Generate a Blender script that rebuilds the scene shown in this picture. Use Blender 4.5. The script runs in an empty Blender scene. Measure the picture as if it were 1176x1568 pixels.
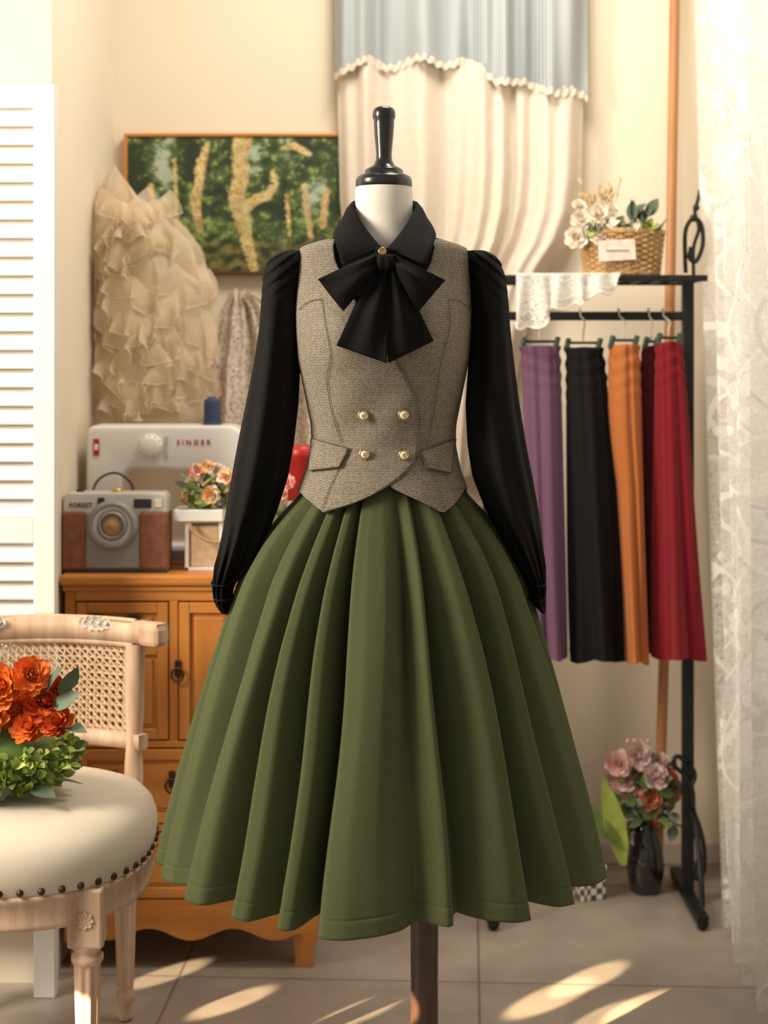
import bpy, bmesh, math, random
import numpy as np
from mathutils import Vector, Matrix, noise
random.seed(11)
R=random.random
def rr(a,b): return a+(b-a)*random.random()
# ---- survey constants: photo measurements -> metres at each object's true distance
F=2470.; EYE=1.25; CX=588.; HY=540.
def S(px,py,d): return Vector(((px-CX)*d/F, d, EYE-(py-HY)*d/F))
D=2.6
def zof(py,d=D): return EYE-(py-HY)*d/F
def xof(px,d=D): return (px-CX)*d/F

# ================= materials =================
def newmat(name):
    m=bpy.data.materials.new(name); m.use_nodes=True
    nt=m.node_tree; b=nt.nodes['Principled BSDF']; return m,nt,b
def pm(name,c1,c2=None,scale=20,rough=.6,bump=0.,bscale=None,metal=0,sheen=0,stretch=(1,1,1),detail=4,coat=0,trans=0):
    m,nt,b=newmat(name)
    L=nt.links.new; N=nt.nodes.new
    tc=N('ShaderNodeTexCoord'); mp=N('ShaderNodeMapping'); mp.inputs['Scale'].default_value=stretch
    L(tc.outputs['Object'],mp.inputs['Vector'])
    if c2 is None: c2=tuple(x*.8 for x in c1)
    n=N('ShaderNodeTexNoise'); n.inputs['Scale'].default_value=scale; n.inputs['Detail'].default_value=detail
    L(mp.outputs[0],n.inputs['Vector'])
    cr=N('ShaderNodeValToRGB'); cr.color_ramp.elements[0].position=.3; cr.color_ramp.elements[1].position=.7
    cr.color_ramp.elements[0].color=(*c2,1); cr.color_ramp.elements[1].color=(*c1,1)
    L(n.outputs['Fac'],cr.inputs['Fac']); L(cr.outputs[0],b.inputs['Base Color'])
    b.inputs['Roughness'].default_value=rough; b.inputs['Metallic'].default_value=metal
    b.inputs['Sheen Weight'].default_value=sheen; b.inputs['Coat Weight'].default_value=coat
    b.inputs['Transmission Weight'].default_value=trans
    if bump:
        n2=N('ShaderNodeTexNoise'); n2.inputs['Scale'].default_value=bscale or scale*3; n2.inputs['Detail'].default_value=3
        L(mp.outputs[0],n2.inputs['Vector'])
        bp=N('ShaderNodeBump'); bp.inputs['Strength'].default_value=bump; bp.inputs['Distance'].default_value=.002
        L(n2.outputs['Fac'],bp.inputs['Height']); L(bp.outputs[0],b.inputs['Normal'])
    return m
def weave(name,c1,c2,freq,rough=.8,bump=.3,sheen=.1,diag=True,nscale=600,spec=.2,zz=False,r0=.2,r1=.75):
    m,nt,b=newmat(name); L=nt.links.new; N=nt.nodes.new
    tc=N('ShaderNodeTexCoord'); mp=N('ShaderNodeMapping')
    if diag: mp.inputs['Rotation'].default_value=(0,math.radians(35),0)
    L(tc.outputs['Object'],mp.inputs['Vector'])
    w=N('ShaderNodeTexWave'); w.inputs['Scale'].default_value=freq; w.inputs['Distortion'].default_value=1.5; w.inputs['Detail'].default_value=2
    if zz:
        # herringbone: z offset by a ping-pong of x
        sx=N('ShaderNodeSeparateXYZ'); L(tc.outputs['Object'],sx.inputs[0])
        pp=N('ShaderNodeMath'); pp.operation='PINGPONG'; pp.inputs[1].default_value=.0055; L(sx.outputs[0],pp.inputs[0])
        ad=N('ShaderNodeMath'); ad.operation='MULTIPLY_ADD'; ad.inputs[1].default_value=1.3; L(pp.outputs[0],ad.inputs[0]); L(sx.outputs[2],ad.inputs[2])
        cb=N('ShaderNodeCombineXYZ'); L(ad.outputs[0],cb.inputs[0]); L(cb.outputs[0],w.inputs['Vector']); w.inputs['Distortion'].default_value=.3
    else: L(mp.outputs[0],w.inputs['Vector'])
    n=N('ShaderNodeTexNoise'); n.inputs['Scale'].default_value=nscale; L(tc.outputs['Object'],n.inputs['Vector'])
    mx=N('ShaderNodeMath'); mx.operation='MULTIPLY_ADD'; mx.inputs[1].default_value=.5
    L(w.outputs['Fac'],mx.inputs[0])
    m2=N('ShaderNodeMath'); m2.operation='MULTIPLY'; m2.inputs[1].default_value=.5; L(n.outputs['Fac'],m2.inputs[0]); L(m2.outputs[0],mx.inputs[2])
    cr=N('ShaderNodeValToRGB'); cr.color_ramp.elements[0].position=r0; cr.color_ramp.elements[1].position=r1
    cr.color_ramp.elements[0].color=(*c2,1); cr.color_ramp.elements[1].color=(*c1,1)
    L(mx.outputs[0],cr.inputs['Fac']); L(cr.outputs[0],b.inputs['Base Color'])
    b.inputs['Roughness'].default_value=rough; b.inputs['Sheen Weight'].default_value=sheen
    b.inputs['Specular IOR Level'].default_value=spec
    bp=N('ShaderNodeBump'); bp.inputs['Strength'].default_value=bump; bp.inputs['Distance'].default_value=.0006
    L(mx.outputs[0],bp.inputs['Height']); L(bp.outputs[0],b.inputs['Normal'])
    return m
def wood(name,c1,c2,axis='X',scale=3,rough=.45,coat=.1):
    st={'X':(1,9,9),'Y':(9,1,9),'Z':(9,9,1)}[axis]
    return pm(name,c1,c2,scale=scale,rough=rough,bump=.15,bscale=20,stretch=st,detail=8,coat=coat)
def lace(name,col,base,cell,fine,opq=1.0,contrast=.2):
    """sheer net with denser embroidered motifs"""
    m,nt,b=newmat(name); L=nt.links.new; N=nt.nodes.new
    out=nt.nodes['Material Output']; nt.nodes.remove(b)
    tc=N('ShaderNodeTexCoord')
    nz=N('ShaderNodeTexNoise'); nz.inputs['Scale'].default_value=cell*1.3; nz.inputs['Detail'].default_value=2
    L(tc.outputs['UV'],nz.inputs['Vector'])
    mixv=N('ShaderNodeMix'); mixv.data_type='VECTOR'; mixv.inputs[0].default_value=.06
    L(tc.outputs['UV'],mixv.inputs[4]); L(nz.outputs['Color'],mixv.inputs[5])
    v=N('ShaderNodeTexVoronoi'); v.inputs['Scale'].default_value=cell; L(mixv.outputs[1],v.inputs['Vector'])
    v2=N('ShaderNodeTexVoronoi'); v2.inputs['Scale'].default_value=cell*5; L(mixv.outputs[1],v2.inputs['Vector'])
    lt=N('ShaderNodeMath'); lt.operation='LESS_THAN'; lt.inputs[1].default_value=.38; L(v.outputs['Distance'],lt.inputs[0])
    l2=N('ShaderNodeMath'); l2.operation='LESS_THAN'; l2.inputs[1].default_value=.46; L(v2.outputs['Distance'],l2.inputs[0])
    fl=N('ShaderNodeMath'); fl.operation='MULTIPLY'; L(lt.outputs[0],fl.inputs[0]); L(l2.outputs[0],fl.inputs[1])
    w=N('ShaderNodeTexNoise'); w.inputs['Scale'].default_value=cell*.45; w.inputs['Detail'].default_value=0; L(tc.outputs['UV'],w.inputs['Vector'])
    a=N('ShaderNodeMath'); a.operation='PINGPONG'; a.inputs[1].default_value=.07; L(w.outputs['Fac'],a.inputs[0])
    g=N('ShaderNodeMath'); g.operation='LESS_THAN'; g.inputs[1].default_value=.007; L(a.outputs[0],g.inputs[0])
    mxx=N('ShaderNodeMath'); mxx.operation='MAXIMUM'; L(fl.outputs[0],mxx.inputs[0]); L(g.outputs[0],mxx.inputs[1])
    f=N('ShaderNodeTexVoronoi'); f.inputs['Scale'].default_value=fine; L(tc.outputs['UV'],f.inputs['Vector'])
    fm=N('ShaderNodeMapRange'); fm.inputs['From Min'].default_value=.2; fm.inputs['From Max'].default_value=.6
    fm.inputs['To Min'].default_value=max(0,base-contrast); fm.inputs['To Max'].default_value=min(1,base+contrast)
    L(f.outputs['Distance'],fm.inputs['Value'])
    mm=N('ShaderNodeMath'); mm.operation='MULTIPLY'; mm.inputs[1].default_value=opq; L(mxx.outputs[0],mm.inputs[0])
    fin=N('ShaderNodeMath'); fin.operation='MAXIMUM'; L(fm.outputs[0],fin.inputs[0]); L(mm.outputs[0],fin.inputs[1])
    df=N('ShaderNodeBsdfDiffuse'); df.inputs['Color'].default_value=(*col,1)
    tl=N('ShaderNodeBsdfTranslucent'); tl.inputs['Color'].default_value=(*col,1)
    ms=N('ShaderNodeMixShader'); ms.inputs[0].default_value=.3; L(df.outputs[0],ms.inputs[1]); L(tl.outputs[0],ms.inputs[2])
    tr=N('ShaderNodeBsdfTransparent')
    ms2=N('ShaderNodeMixShader'); L(fin.outputs[0],ms2.inputs[0]); L(tr.outputs[0],ms2.inputs[1]); L(ms.outputs[0],ms2.inputs[2])
    L(ms2.outputs[0],out.inputs['Surface'])
    return m
def cloth(name,c,c2=None,tr=.3,alpha=1.0,scale=40):
    m,nt,b=newmat(name); L=nt.links.new; N=nt.nodes.new
    out=nt.nodes['Material Output']; nt.nodes.remove(b)
    tc=N('ShaderNodeTexCoord'); n=N('ShaderNodeTexNoise'); n.inputs['Scale'].default_value=scale; n.inputs['Detail'].default_value=5
    L(tc.outputs['Object'],n.inputs['Vector'])
    cr=N('ShaderNodeValToRGB'); cr.color_ramp.elements[0].position=.3; cr.color_ramp.elements[1].position=.7
    c2=c2 or tuple(x*.92 for x in c)
    cr.color_ramp.elements[0].color=(*c2,1); cr.color_ramp.elements[1].color=(*c,1); L(n.outputs['Fac'],cr.inputs['Fac'])
    df=N('ShaderNodeBsdfDiffuse'); tl=N('ShaderNodeBsdfTranslucent'); L(cr.outputs[0],df.inputs[0]); L(cr.outputs[0],tl.inputs[0])
    ms=N('ShaderNodeMixShader'); ms.inputs[0].default_value=tr; L(df.outputs[0],ms.inputs[1]); L(tl.outputs[0],ms.inputs[2])
    if alpha<1:
        t=N('ShaderNodeBsdfTransparent'); m2=N('ShaderNodeMixShader'); m2.inputs[0].default_value=alpha
        L(t.outputs[0],m2.inputs[1]); L(ms.outputs[0],m2.inputs[2]); L(m2.outputs[0],out.inputs['Surface'])
    else: L(ms.outputs[0],out.inputs['Surface'])
    return m

M={}
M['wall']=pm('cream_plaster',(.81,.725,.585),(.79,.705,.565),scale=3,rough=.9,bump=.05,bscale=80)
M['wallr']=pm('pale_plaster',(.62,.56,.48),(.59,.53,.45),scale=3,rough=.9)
M['white']=pm('white_paint',(.82,.80,.77),(.78,.76,.72),scale=8,rough=.5)
M['black']=weave('black_chiffon',(.0085,.0080,.0080),(.005,.005,.0052),300,rough=.82,bump=.1,sheen=.0,spec=.12)
M['vest']=weave('taupe_herringbone',(.37,.32,.25),(.075,.062,.046),75,rough=.88,bump=.8,sheen=.03,zz=True,nscale=230,r0=.25,r1=.72,spec=.12)
M['vestline']=pm('vest_seam_thread',(.085,.072,.054),rough=.9)
M['skirt']=weave('olive_twill',(.096,.110,.050),(.055,.066,.028),200,rough=.92,bump=.35,sheen=.03,spec=.1,nscale=420)
M['neck']=pm('ivory_jersey',(.82,.78,.71),(.78,.74,.67),scale=50,rough=.85,bump=.1,bscale=400)
M['ebony']=pm('black_lacquer',(.012,.011,.011),(.008,.008,.008),rough=.28,coat=.3)
M['gold']=pm('gold',(.75,.52,.22),(.65,.43,.16),rough=.25,metal=1)
M['pearl']=pm('pearl',(.85,.78,.62),(.8,.7,.5),rough=.25)
M['polewood']=pm('dark_walnut',(.075,.035,.022),(.03,.014,.01),scale=10,rough=.35,stretch=(4,4,.6),coat=.3)
M['cab']=wood('honey_pine',(.62,.25,.05),(.47,.165,.027),'Z')
M['cabx']=wood('honey_pine_rail',(.64,.265,.055),(.49,.175,.03),'X')
M['cabdark']=pm('pine_shadow_gap',(.12,.04,.01),rough=.8)
M['iron']=pm('black_iron',(.012,.012,.013),(.006,.006,.006),rough=.5,metal=.3)
M['bronze']=pm('dark_bronze',(.09,.06,.04),(.05,.035,.025),rough=.4,metal=.8)
M['linen']=weave('cream_linen',(.70,.62,.51),(.61,.53,.43),300,rough=.9,bump=.3,diag=False)
M['chair']=wood('bleached_oak',(.72,.52,.38),(.46,.29,.185),'Z',scale=5,rough=.7,coat=0)
M['cane']=pm('cane',(.68,.50,.34),(.52,.35,.22),scale=60,rough=.6)
M['carve']=pm('whitewash',(.80,.75,.68),(.64,.55,.45),scale=60,rough=.7)
M['tulle']=cloth('cream_tulle',(.91,.79,.62),(.82,.69,.51),tr=.4,alpha=.56)
M['hem']=cloth('tulle_satin_edge',(.95,.88,.76),tr=.1)
M['drape']=cloth('ivory_cotton',(.86,.78,.68),(.82,.73,.63),tr=.2)
M['lace']=lace('white_lace',(.97,.95,.91),.28,7,150,contrast=.15)
M['lace2']=lace('ivory_crochet',(.95,.89,.79),.6,26,90,contrast=.48)
M['doily']=lace('doily_crochet',(.97,.95,.91),.72,22,80,contrast=.45)
M['plastic']=pm('white_plastic',(.82,.79,.75),(.80,.77,.73),rough=.35)
M['grey']=pm('grey_plastic',(.30,.29,.28),(.27,.26,.25),rough=.45)
M['dgrey']=pm('dark_plastic',(.03,.03,.032),rough=.4)
M['silver']=pm('silver_paint',(.58,.55,.51),(.53,.50,.46),rough=.35)
M['leather']=pm('brown_leather',(.28,.105,.05),(.17,.06,.03),scale=60,rough=.55,bump=.3)
M['blue']=pm('blue_thread',(.04,.065,.15),(.025,.04,.10),scale=10,stretch=(1,1,80),rough=.7)
M['redlbl']=pm('red_enamel',(.45,.02,.02),(.35,.015,.015),rough=.35)
M['glass']=pm('smoked_glass',(.02,.02,.02),(.015,.012,.012),rough=.1,coat=.5)
M['wicker']=pm('wicker',(.60,.39,.18),(.38,.21,.08),scale=40,rough=.65)
M['pole']=wood('bamboo',(.52,.26,.11),(.40,.17,.06),'Z')
M['leafg']=pm('leaf_green',(.15,.23,.045),(.07,.13,.03),scale=30,rough=.5)
M['leafd']=pm('leaf_dusty',(.14,.19,.12),(.07,.105,.065),scale=20,rough=.6)
M['leafl']=pm('leaf_lime',(.42,.52,.10),(.26,.36,.055),scale=40,rough=.5)
M['fo']=pm('petal_orange',(.92,.30,.05),(.80,.17,.03),scale=25,rough=.6)
M['fr']=pm('petal_rust',(.72,.13,.03),(.54,.06,.02),scale=25,rough=.6)
M['fp']=pm('petal_pink',(.92,.54,.50),(.82,.38,.36),scale=25,rough=.6)
M['fc']=pm('petal_coral',(.92,.42,.30),(.82,.28,.20),scale=25,rough=.6)
M['fw']=pm('petal_cream',(.95,.88,.78),(.90,.78,.64),scale=25,rough=.6)
M['fy']=pm('petal_peach',(.90,.60,.30),(.82,.44,.18),scale=25,rough=.6)
M['fmv']=pm('petal_blush',(.93,.74,.72),(.85,.60,.58),scale=25,rough=.6)
M['grass']=pm('dried_grass',(.62,.45,.22),rough=.8)
M['purple']=weave('purple_wool',(.175,.085,.150),(.11,.05,.095),200)
M['hblack']=weave('charcoal_wool',(.012,.012,.014),(.007,.007,.008),200,spec=.1,sheen=0)
M['orange']=weave('rust_wool',(.50,.165,.045),(.37,.105,.025),200)
M['red']=weave('crimson_wool',(.23,.006,.014),(.15,.004,.010),200)
M['dred']=weave('burgundy_wool',(.09,.006,.010),(.06,.004,.008),200)
M['clip']=pm('green_clip',(.03,.07,.05),rough=.4)
def stripes():
    m,nt,b=newmat('blue_ticking'); L=nt.links.new; N=nt.nodes.new
    tc=N('ShaderNodeTexCoord'); w=N('ShaderNodeTexWave'); w.inputs['Scale'].default_value=17; w.bands_direction='X'
    L(tc.outputs['UV'],w.inputs['Vector'])
    cr=N('ShaderNodeValToRGB'); cr.color_ramp.elements[0].position=.45; cr.color_ramp.elements[1].position=.9
    cr.color_ramp.elements[0].color=(.255,.30,.335,1); cr.color_ramp.elements[1].color=(.55,.57,.57,1)
    L(w.outputs['Fac'],cr.inputs['Fac']); L(cr.outputs[0],b.inputs['Base Color']); b.inputs['Roughness'].default_value=.9
    return m
M['ticking']=stripes()
def gingham():
    m,nt,b=newmat('gingham'); L=nt.links.new; N=nt.nodes.new
    tc=N('ShaderNodeTexCoord'); c=N('ShaderNodeTexChecker'); c.inputs['Scale'].default_value=70
    c.inputs['Color1'].default_value=(.75,.72,.66,1); c.inputs['Color2'].default_value=(.10,.08,.08,1)
    L(tc.outputs['Object'],c.inputs['Vector']); L(c.outputs[0],b.inputs['Base Color']); return m
M['ging']=gingham()
def tiles():
    m,nt,b=newmat('stone_tiles'); L=nt.links.new; N=nt.nodes.new
    tc=N('ShaderNodeTexCoord'); mp=N('ShaderNodeMapping'); mp.inputs['Rotation'].default_value=(0,0,math.radians(3)); mp.inputs['Location'].default_value=(.2,.1,0)
    L(tc.outputs['Object'],mp.inputs['Vector'])
    br=N('ShaderNodeTexBrick'); br.offset=0; br.inputs['Scale'].default_value=1; br.inputs['Brick Width'].default_value=.6; br.inputs['Row Height'].default_value=.6
    br.inputs['Mortar Size'].default_value=.003; br.inputs['Color1'].default_value=(.47,.40,.335,1); br.inputs['Color2'].default_value=(.43,.365,.305,1); br.inputs['Mortar'].default_value=(.25,.20,.165,1)
    L(mp.outputs[0],br.inputs['Vector'])
    n=N('ShaderNodeTexNoise'); n.inputs['Scale'].default_value=7; n.inputs['Detail'].default_value=7; L(tc.outputs['Object'],n.inputs['Vector'])
    mx=N('ShaderNodeMix'); mx.data_type='RGBA'; mx.blend_type='MULTIPLY'; mx.inputs[0].default_value=.6
    L(br.outputs['Color'],mx.inputs[6]); L(n.outputs['Fac'],mx.inputs[7]); L(mx.outputs[2],b.inputs['Base Color'])
    b.inputs['Roughness'].default_value=.4
    return m
M['tiles']=tiles()
def vcol():
    m,nt,b=newmat('oil_paint'); N=nt.nodes.new
    a=N('ShaderNodeVertexColor'); a.layer_name='Col'; nt.links.new(a.outputs[0],b.inputs['Base Color']); b.inputs['Roughness'].default_value=.55
    return m
M['paint']=vcol()

# ================= mesh builder =================
class MB:
    def __init__(s): s.v=[];s.f=[];s.m=[];s.mats=[];s.sm=[];s.uv=[]
    def mi(s,mat):
        m=M[mat]
        if m not in s.mats: s.mats.append(m)
        return s.mats.index(m)
    def add(s,vs,fs,mat,smooth=True,uvs=None):
        o=len(s.v); s.v+= [tuple(v) for v in vs]; k=s.mi(mat)
        s.uv+= uvs if uvs else [(0,0)]*len(vs)
        for f in fs: s.f.append(tuple(i+o for i in f)); s.m.append(k); s.sm.append(smooth)
    def grid(s,rows,mat,closed=False,smooth=True,uvs=None):
        n=len(rows[0]); vs=[p for r in rows for p in r]; fs=[]
        for i in range(len(rows)-1):
            for j in range(n if closed else n-1):
                a=i*n+j; b=i*n+(j+1)%n; fs.append((a,b,b+n,a+n))
        s.add(vs,fs,mat,smooth,uvs)
    def lathe(s,prof,c,mat,n=32,mtx=None,cap=True,flute=0,smooth=True):
        rows=[]
        for r,z in prof:
            row=[]
            for k in range(n):
                a=2*math.pi*k/n; q=r*(1-flute*(.5+.5*math.cos(a*8))) if flute else r
                p=Vector((q*math.cos(a),q*math.sin(a),z))
                if mtx: p=mtx@p
                row.append(p+Vector(c))
            rows.append(row)
        s.grid(rows,mat,True,smooth)
        if cap:
            for row in (rows[0],rows[-1]): s.add(row,[tuple(range(n))],mat,False)
    def tube(s,pts,r,mat,n=8,closed=False):
        pts=[Vector(p) for p in pts]; rows=[]; N=len(pts); prev=None
        for i,p in enumerate(pts):
            t=(pts[(i+1)%N if closed else min(i+1,N-1)]-pts[(i-1)%N if closed else max(i-1,0)])
            if t.length<1e-9: t=Vector((0,0,1))
            t.normalize()
            if prev is None:
                prev=t.orthogonal().normalized()
            u=(prev-t*prev.dot(t))
            u= u.normalized() if u.length>1e-6 else t.orthogonal().normalized()
            prev=u; w=t.cross(u); q=r[i] if isinstance(r,(list,tuple)) else r
            rows.append([p+u*q*math.cos(2*math.pi*k/n)+w*q*math.sin(2*math.pi*k/n) for k in range(n)])
        if closed: rows.append(rows[0])
        s.grid(rows,mat,True)
        if not closed:
            for row in (rows[0],rows[-1]): s.add(row,[tuple(range(n))],mat,False)
    def box(s,c,size,mat,bev=.003,rot=None,seg=2,smooth=False):
        bm=bmesh.new(); bmesh.ops.create_cube(bm,size=1)
        for v in bm.verts: v.co=Vector((v.co.x*size[0],v.co.y*size[1],v.co.z*size[2]))
        if bev: bmesh.ops.bevel(bm,geom=bm.edges[:],offset=min(bev,min(size)*.45),segments=seg,profile=.5,affect='EDGES')
        bm.verts.index_update(); mt=(rot.to_4x4() if rot else Matrix())
        vs=[mt@v.co+Vector(c) for v in bm.verts]; fs=[tuple(v.index for v in f.verts) for f in bm.faces]; bm.free()
        s.add(vs,fs,mat,smooth)
    def bb(s,x0,x1,y0,y1,z0,z1,mat,bev=.003):
        s.box(((x0+x1)/2,(y0+y1)/2,(z0+z1)/2),(x1-x0,y1-y0,z1-z0),mat,bev)
    def ball(s,c,r,mat,n=12,sc=(1,1,1)):
        rows=[]
        for i in range(n//2+1):
            a=math.pi*i/(n//2); q=max(math.sin(a),.001)
            rows.append([Vector(c)+Vector((r*sc[0]*q*math.cos(2*math.pi*k/n),r*sc[1]*q*math.sin(2*math.pi*k/n),r*sc[2]*math.cos(a))) for k in range(n)])
        s.grid(rows,mat,True)
    def prism(s,poly,y0,y1,mat,bev=.0,seg=3):
        bm=bmesh.new(); vs=[bm.verts.new((x,y0,z)) for x,z in poly]; f=bm.faces.new(vs)
        r=bmesh.ops.extrude_face_region(bm,geom=[f])
        for v in r['geom']:
            if isinstance(v,bmesh.types.BMVert): v.co.y=y1
        bmesh.ops.recalc_face_normals(bm,faces=bm.faces[:])
        if bev: bmesh.ops.bevel(bm,geom=bm.edges[:],offset=bev,segments=seg,profile=.5,affect='EDGES')
        bm.verts.index_update(); s.add([v.co.copy() for v in bm.verts],[tuple(v.index for v in f.verts) for f in bm.faces],mat,bool(bev)); bm.free()
    def text(s,txt,size,loc,mat,ext=.0006):
        cu=bpy.data.curves.new('t','FONT'); cu.body=txt; cu.size=size; cu.extrude=ext; cu.align_x='CENTER'
        ob=bpy.data.objects.new('t',cu); bpy.context.scene.collection.objects.link(ob)
        dg=bpy.context.evaluated_depsgraph_get(); me=bpy.data.meshes.new_from_object(ob.evaluated_get(dg))
        mt=Matrix.Translation(Vector(loc))@Matrix.Rotation(math.pi/2,4,'X')
        s.add([mt@v.co for v in me.vertices],[tuple(p.vertices) for p in me.polygons],mat,False)
        bpy.data.objects.remove(ob)
    def build(s,name,parent=None,solid=0,subs=0,auto=False,off=-1):
        me=bpy.data.meshes.new(name); V=np.array(s.v); 
        c=Vector(((V[:,0].min()+V[:,0].max())/2,(V[:,1].min()+V[:,1].max())/2,V[:,2].min())) if parent is None else Vector((0,0,0))
        me.from_pydata([tuple(Vector(v)-c) for v in s.v],[],s.f)
        for m in s.mats: me.materials.append(m)
        me.polygons.foreach_set('material_index',s.m); me.polygons.foreach_set('use_smooth',s.sm)
        ul=me.uv_layers.new(name='UVMap')
        idx=np.zeros(len(me.loops),dtype=np.int32); me.loops.foreach_get('vertex_index',idx)
        ul.data.foreach_set('uv',np.array(s.uv,dtype=np.float32)[idx].ravel())
        me.update(); ob=bpy.data.objects.new(name,me); ob.location=c; bpy.context.scene.collection.objects.link(ob)
        if parent: ob.parent=parent
        if solid:
            md=ob.modifiers.new('sol','SOLIDIFY'); md.thickness=solid; md.offset=off
        if subs:
            md=ob.modifiers.new('sub','SUBSURF'); md.levels=subs; md.render_levels=subs
        return ob
def empty(name,loc=(0,0,0)):
    e=bpy.data.objects.new(name,None); bpy.context.scene.collection.objects.link(e); return e
def sm(vals,k=2):
    v=np.array(vals,float)
    for _ in range(k): v[1:-1]=(v[:-2]+2*v[1:-1]+v[2:])/4
    return v
def catmull(P,n):
    P=[Vector(p) for p in P]; out=[]
    Q=[P[0]*2-P[1]]+P+[P[-1]*2-P[-2]]
    seg=len(P)-1
    for i in range(n):
        t=i/(n-1)*seg; k=min(int(t),seg-1); u=t-k
        a,b,c,d=Q[k:k+4]
        out.append(.5*((2*b)+(c-a)*u+(2*a-5*b+4*c-d)*u*u+(-a+3*b-3*c+d)*u**3))
    return out
# flora
def petal(mb,c,d,up,L,Wd,mat,cup=.25):
    side=d.cross(up).normalized(); rows=[]
    for i in range(5):
        t=i/4; w=Wd*(.25+.75*math.sin(math.pi*min(.12+.72*t,1)))*(1 if t<1 else .6)
        rows.append([c+d*L*t+side*w*j+up*(L*cup*(t*t*.8-.3*t)+abs(j)*L*.12) for j in (-1,-.4,.4,1)])
    mb.grid(rows,mat)
def blossom(mb,c,n,r,mats,layers=4,pp=6,wd=.42):
    n=Vector(n).normalized(); t1=n.orthogonal().normalized(); t2=n.cross(t1); c=Vector(c)
    for l in range(layers):
        f=l/(layers-1); el=1.35-1.15*f; k=pp+l
        for p in range(k):
            a=2*math.pi*(p+.5*(l%2))/k+rr(-.15,.15); rad=t1*math.cos(a)+t2*math.sin(a)
            e=el+rr(-.12,.12)
            d=n*math.sin(e)+rad*math.cos(e); up=n*math.cos(e)-rad*math.sin(e)
            petal(mb,c-n*r*.2*f,d,up,r*(.55+.45*f)*rr(.9,1.08),r*wd*(.6+.4*f),random.choice(mats))
    mb.ball(c+n*r*.15,r*.18,mats[0],8)
def leaf(mb,c,d,L,Wd,mat,up=None,bend=.2):
    d=Vector(d).normalized(); c=Vector(c); up=Vector(up) if up else Vector((rr(-1,1),rr(-1,.2),rr(0,1)))
    side=d.cross(up); side=side.normalized() if side.length>1e-4 else d.orthogonal().normalized(); nn=side.cross(d)
    rows=[]
    for i in range(5):
        t=i/4; w=Wd*math.sin(math.pi*(.06+.92*t))**.8
        rows.append([c+d*L*t-nn*L*bend*t*t+side*w*j+nn*abs(j)*w*.25 for j in (-1,0,1)])
    mb.grid(rows,mat)

# ================= ROOM =================
BW=3.95
def slab(name,x0,x1,y0,y1,z0,z1,mat):
    mb=MB(); mb.bb(x0,x1,y0,y1,z0,z1,mat,0); return mb.build(name)
slab('floor',-3,2.4,-1,BW+.1,-.06,0,'tiles')
slab('wall_back',-.76,.98,BW,BW+.1,0,2.7,'wall')
slab('wall_left',-.76,-.66,3.2,BW,0,2.7,'wall')
slab('wall_alcove',-3,-.76,3.2,3.3,0,2.7,'wall')
mb=MB()
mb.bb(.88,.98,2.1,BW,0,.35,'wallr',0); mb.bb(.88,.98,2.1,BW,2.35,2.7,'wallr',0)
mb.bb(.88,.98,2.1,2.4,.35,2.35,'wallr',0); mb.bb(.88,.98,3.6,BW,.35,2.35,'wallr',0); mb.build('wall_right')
mb=MB()
for y in (2.4,2.8,3.2,3.575): mb.bb(.90,.94,y,y+.025,.35,2.35,'white',.002)
for z in (.35,1.0,1.68,2.325): mb.bb(.90,.94,2.4,3.6,z,z+.025,'white',.002)
mb.bb(.865,.99,2.38,3.62,.33,.35,'white',.003)
mb.build('window_1')
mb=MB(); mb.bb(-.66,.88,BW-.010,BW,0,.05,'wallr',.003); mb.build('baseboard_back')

# ================= DRESS FORM =================
TP=[355,364,378,400,420,450,480,510,550,600,650,680,720,750,790]
TA=[.050,.080,.132,.1355,.137,.139,.1395,.138,.1345,.124,.1135,.1125,.121,.1305,.144]
TF=[.045,.050,.056,.070,.082,.100,.116,.124,.121,.104,.091,.091,.106,.122,.140]
TB=[.045,.050,.056,.070,.080,.090,.095,.095,.09,.082,.075,.078,.092,.108,.126]
gp=np.arange(355,791,1.0)
def smarr(a): 
    v=np.interp(gp,TP,a); k=np.ones(13)/13; p=np.pad(v,6,mode='edge'); return np.convolve(p,k,'valid')
GA,GF,GB=smarr(TA),smarr(TF),smarr(TB)
PW=.90
def sec(py):
    return float(np.interp(py,gp,GA)),float(np.interp(py,gp,GF)),float(np.interp(py,gp,GB))
def torso(th,py,off=0):
    a,f,b=sec(py); a+=off; s_,c_=math.sin(th),math.cos(th)
    x=a*math.copysign(abs(s_)**PW,s_); q=(f if c_>0 else b)+off
    y=-q*math.copysign(abs(c_)**PW,c_)
    if c_>0:
        bu=.015*math.exp(-((py-505)/45)**2)*math.exp(-((abs(x)-.068)/.035)**2); y-=bu
        y-=.0022*math.sin(x*60+py*.05)*math.exp(-((py-640)/60)**2)*c_
    return Vector((x,D+y,zof(py)))
def theta_at(px,pyp):
    """surface angle + true section row for a photographed front point"""
    y=-.1; py=pyp; th=0
    for _ in range(12):
        d=D+y; x=xof(px,d); z=zof(pyp,d); py=HY-(z-EYE)*F/D
        py=min(max(py,355),790)
        a,f,b=sec(py); r=min(abs(x)/a,1); th=math.copysign(math.asin(min(r**(1/PW),1)),x)
        y=torso(th,py).y-D
    return th,py
form=empty('dress_form')
mb=MB()
prof=[(.001,zof(163)),(.010,zof(163.5)),(.0165,zof(167)),(.0185,zof(173)),(.0185,zof(180)),(.0165,zof(184)),(.0165,zof(190)),(.0155,zof(205)),(.0135,zof(225)),(.0125,zof(238)),(.0135,zof(246)),(.018,zof(254)),(.027,zof(258)),(.031,zof(261)),(.031,zof(266)),(.035,zof(267)),(.043,zof(271)),(.0455,zof(276)),(.0455,zof(286)),(.043,zof(288)),(.02,zof(289))]
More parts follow.
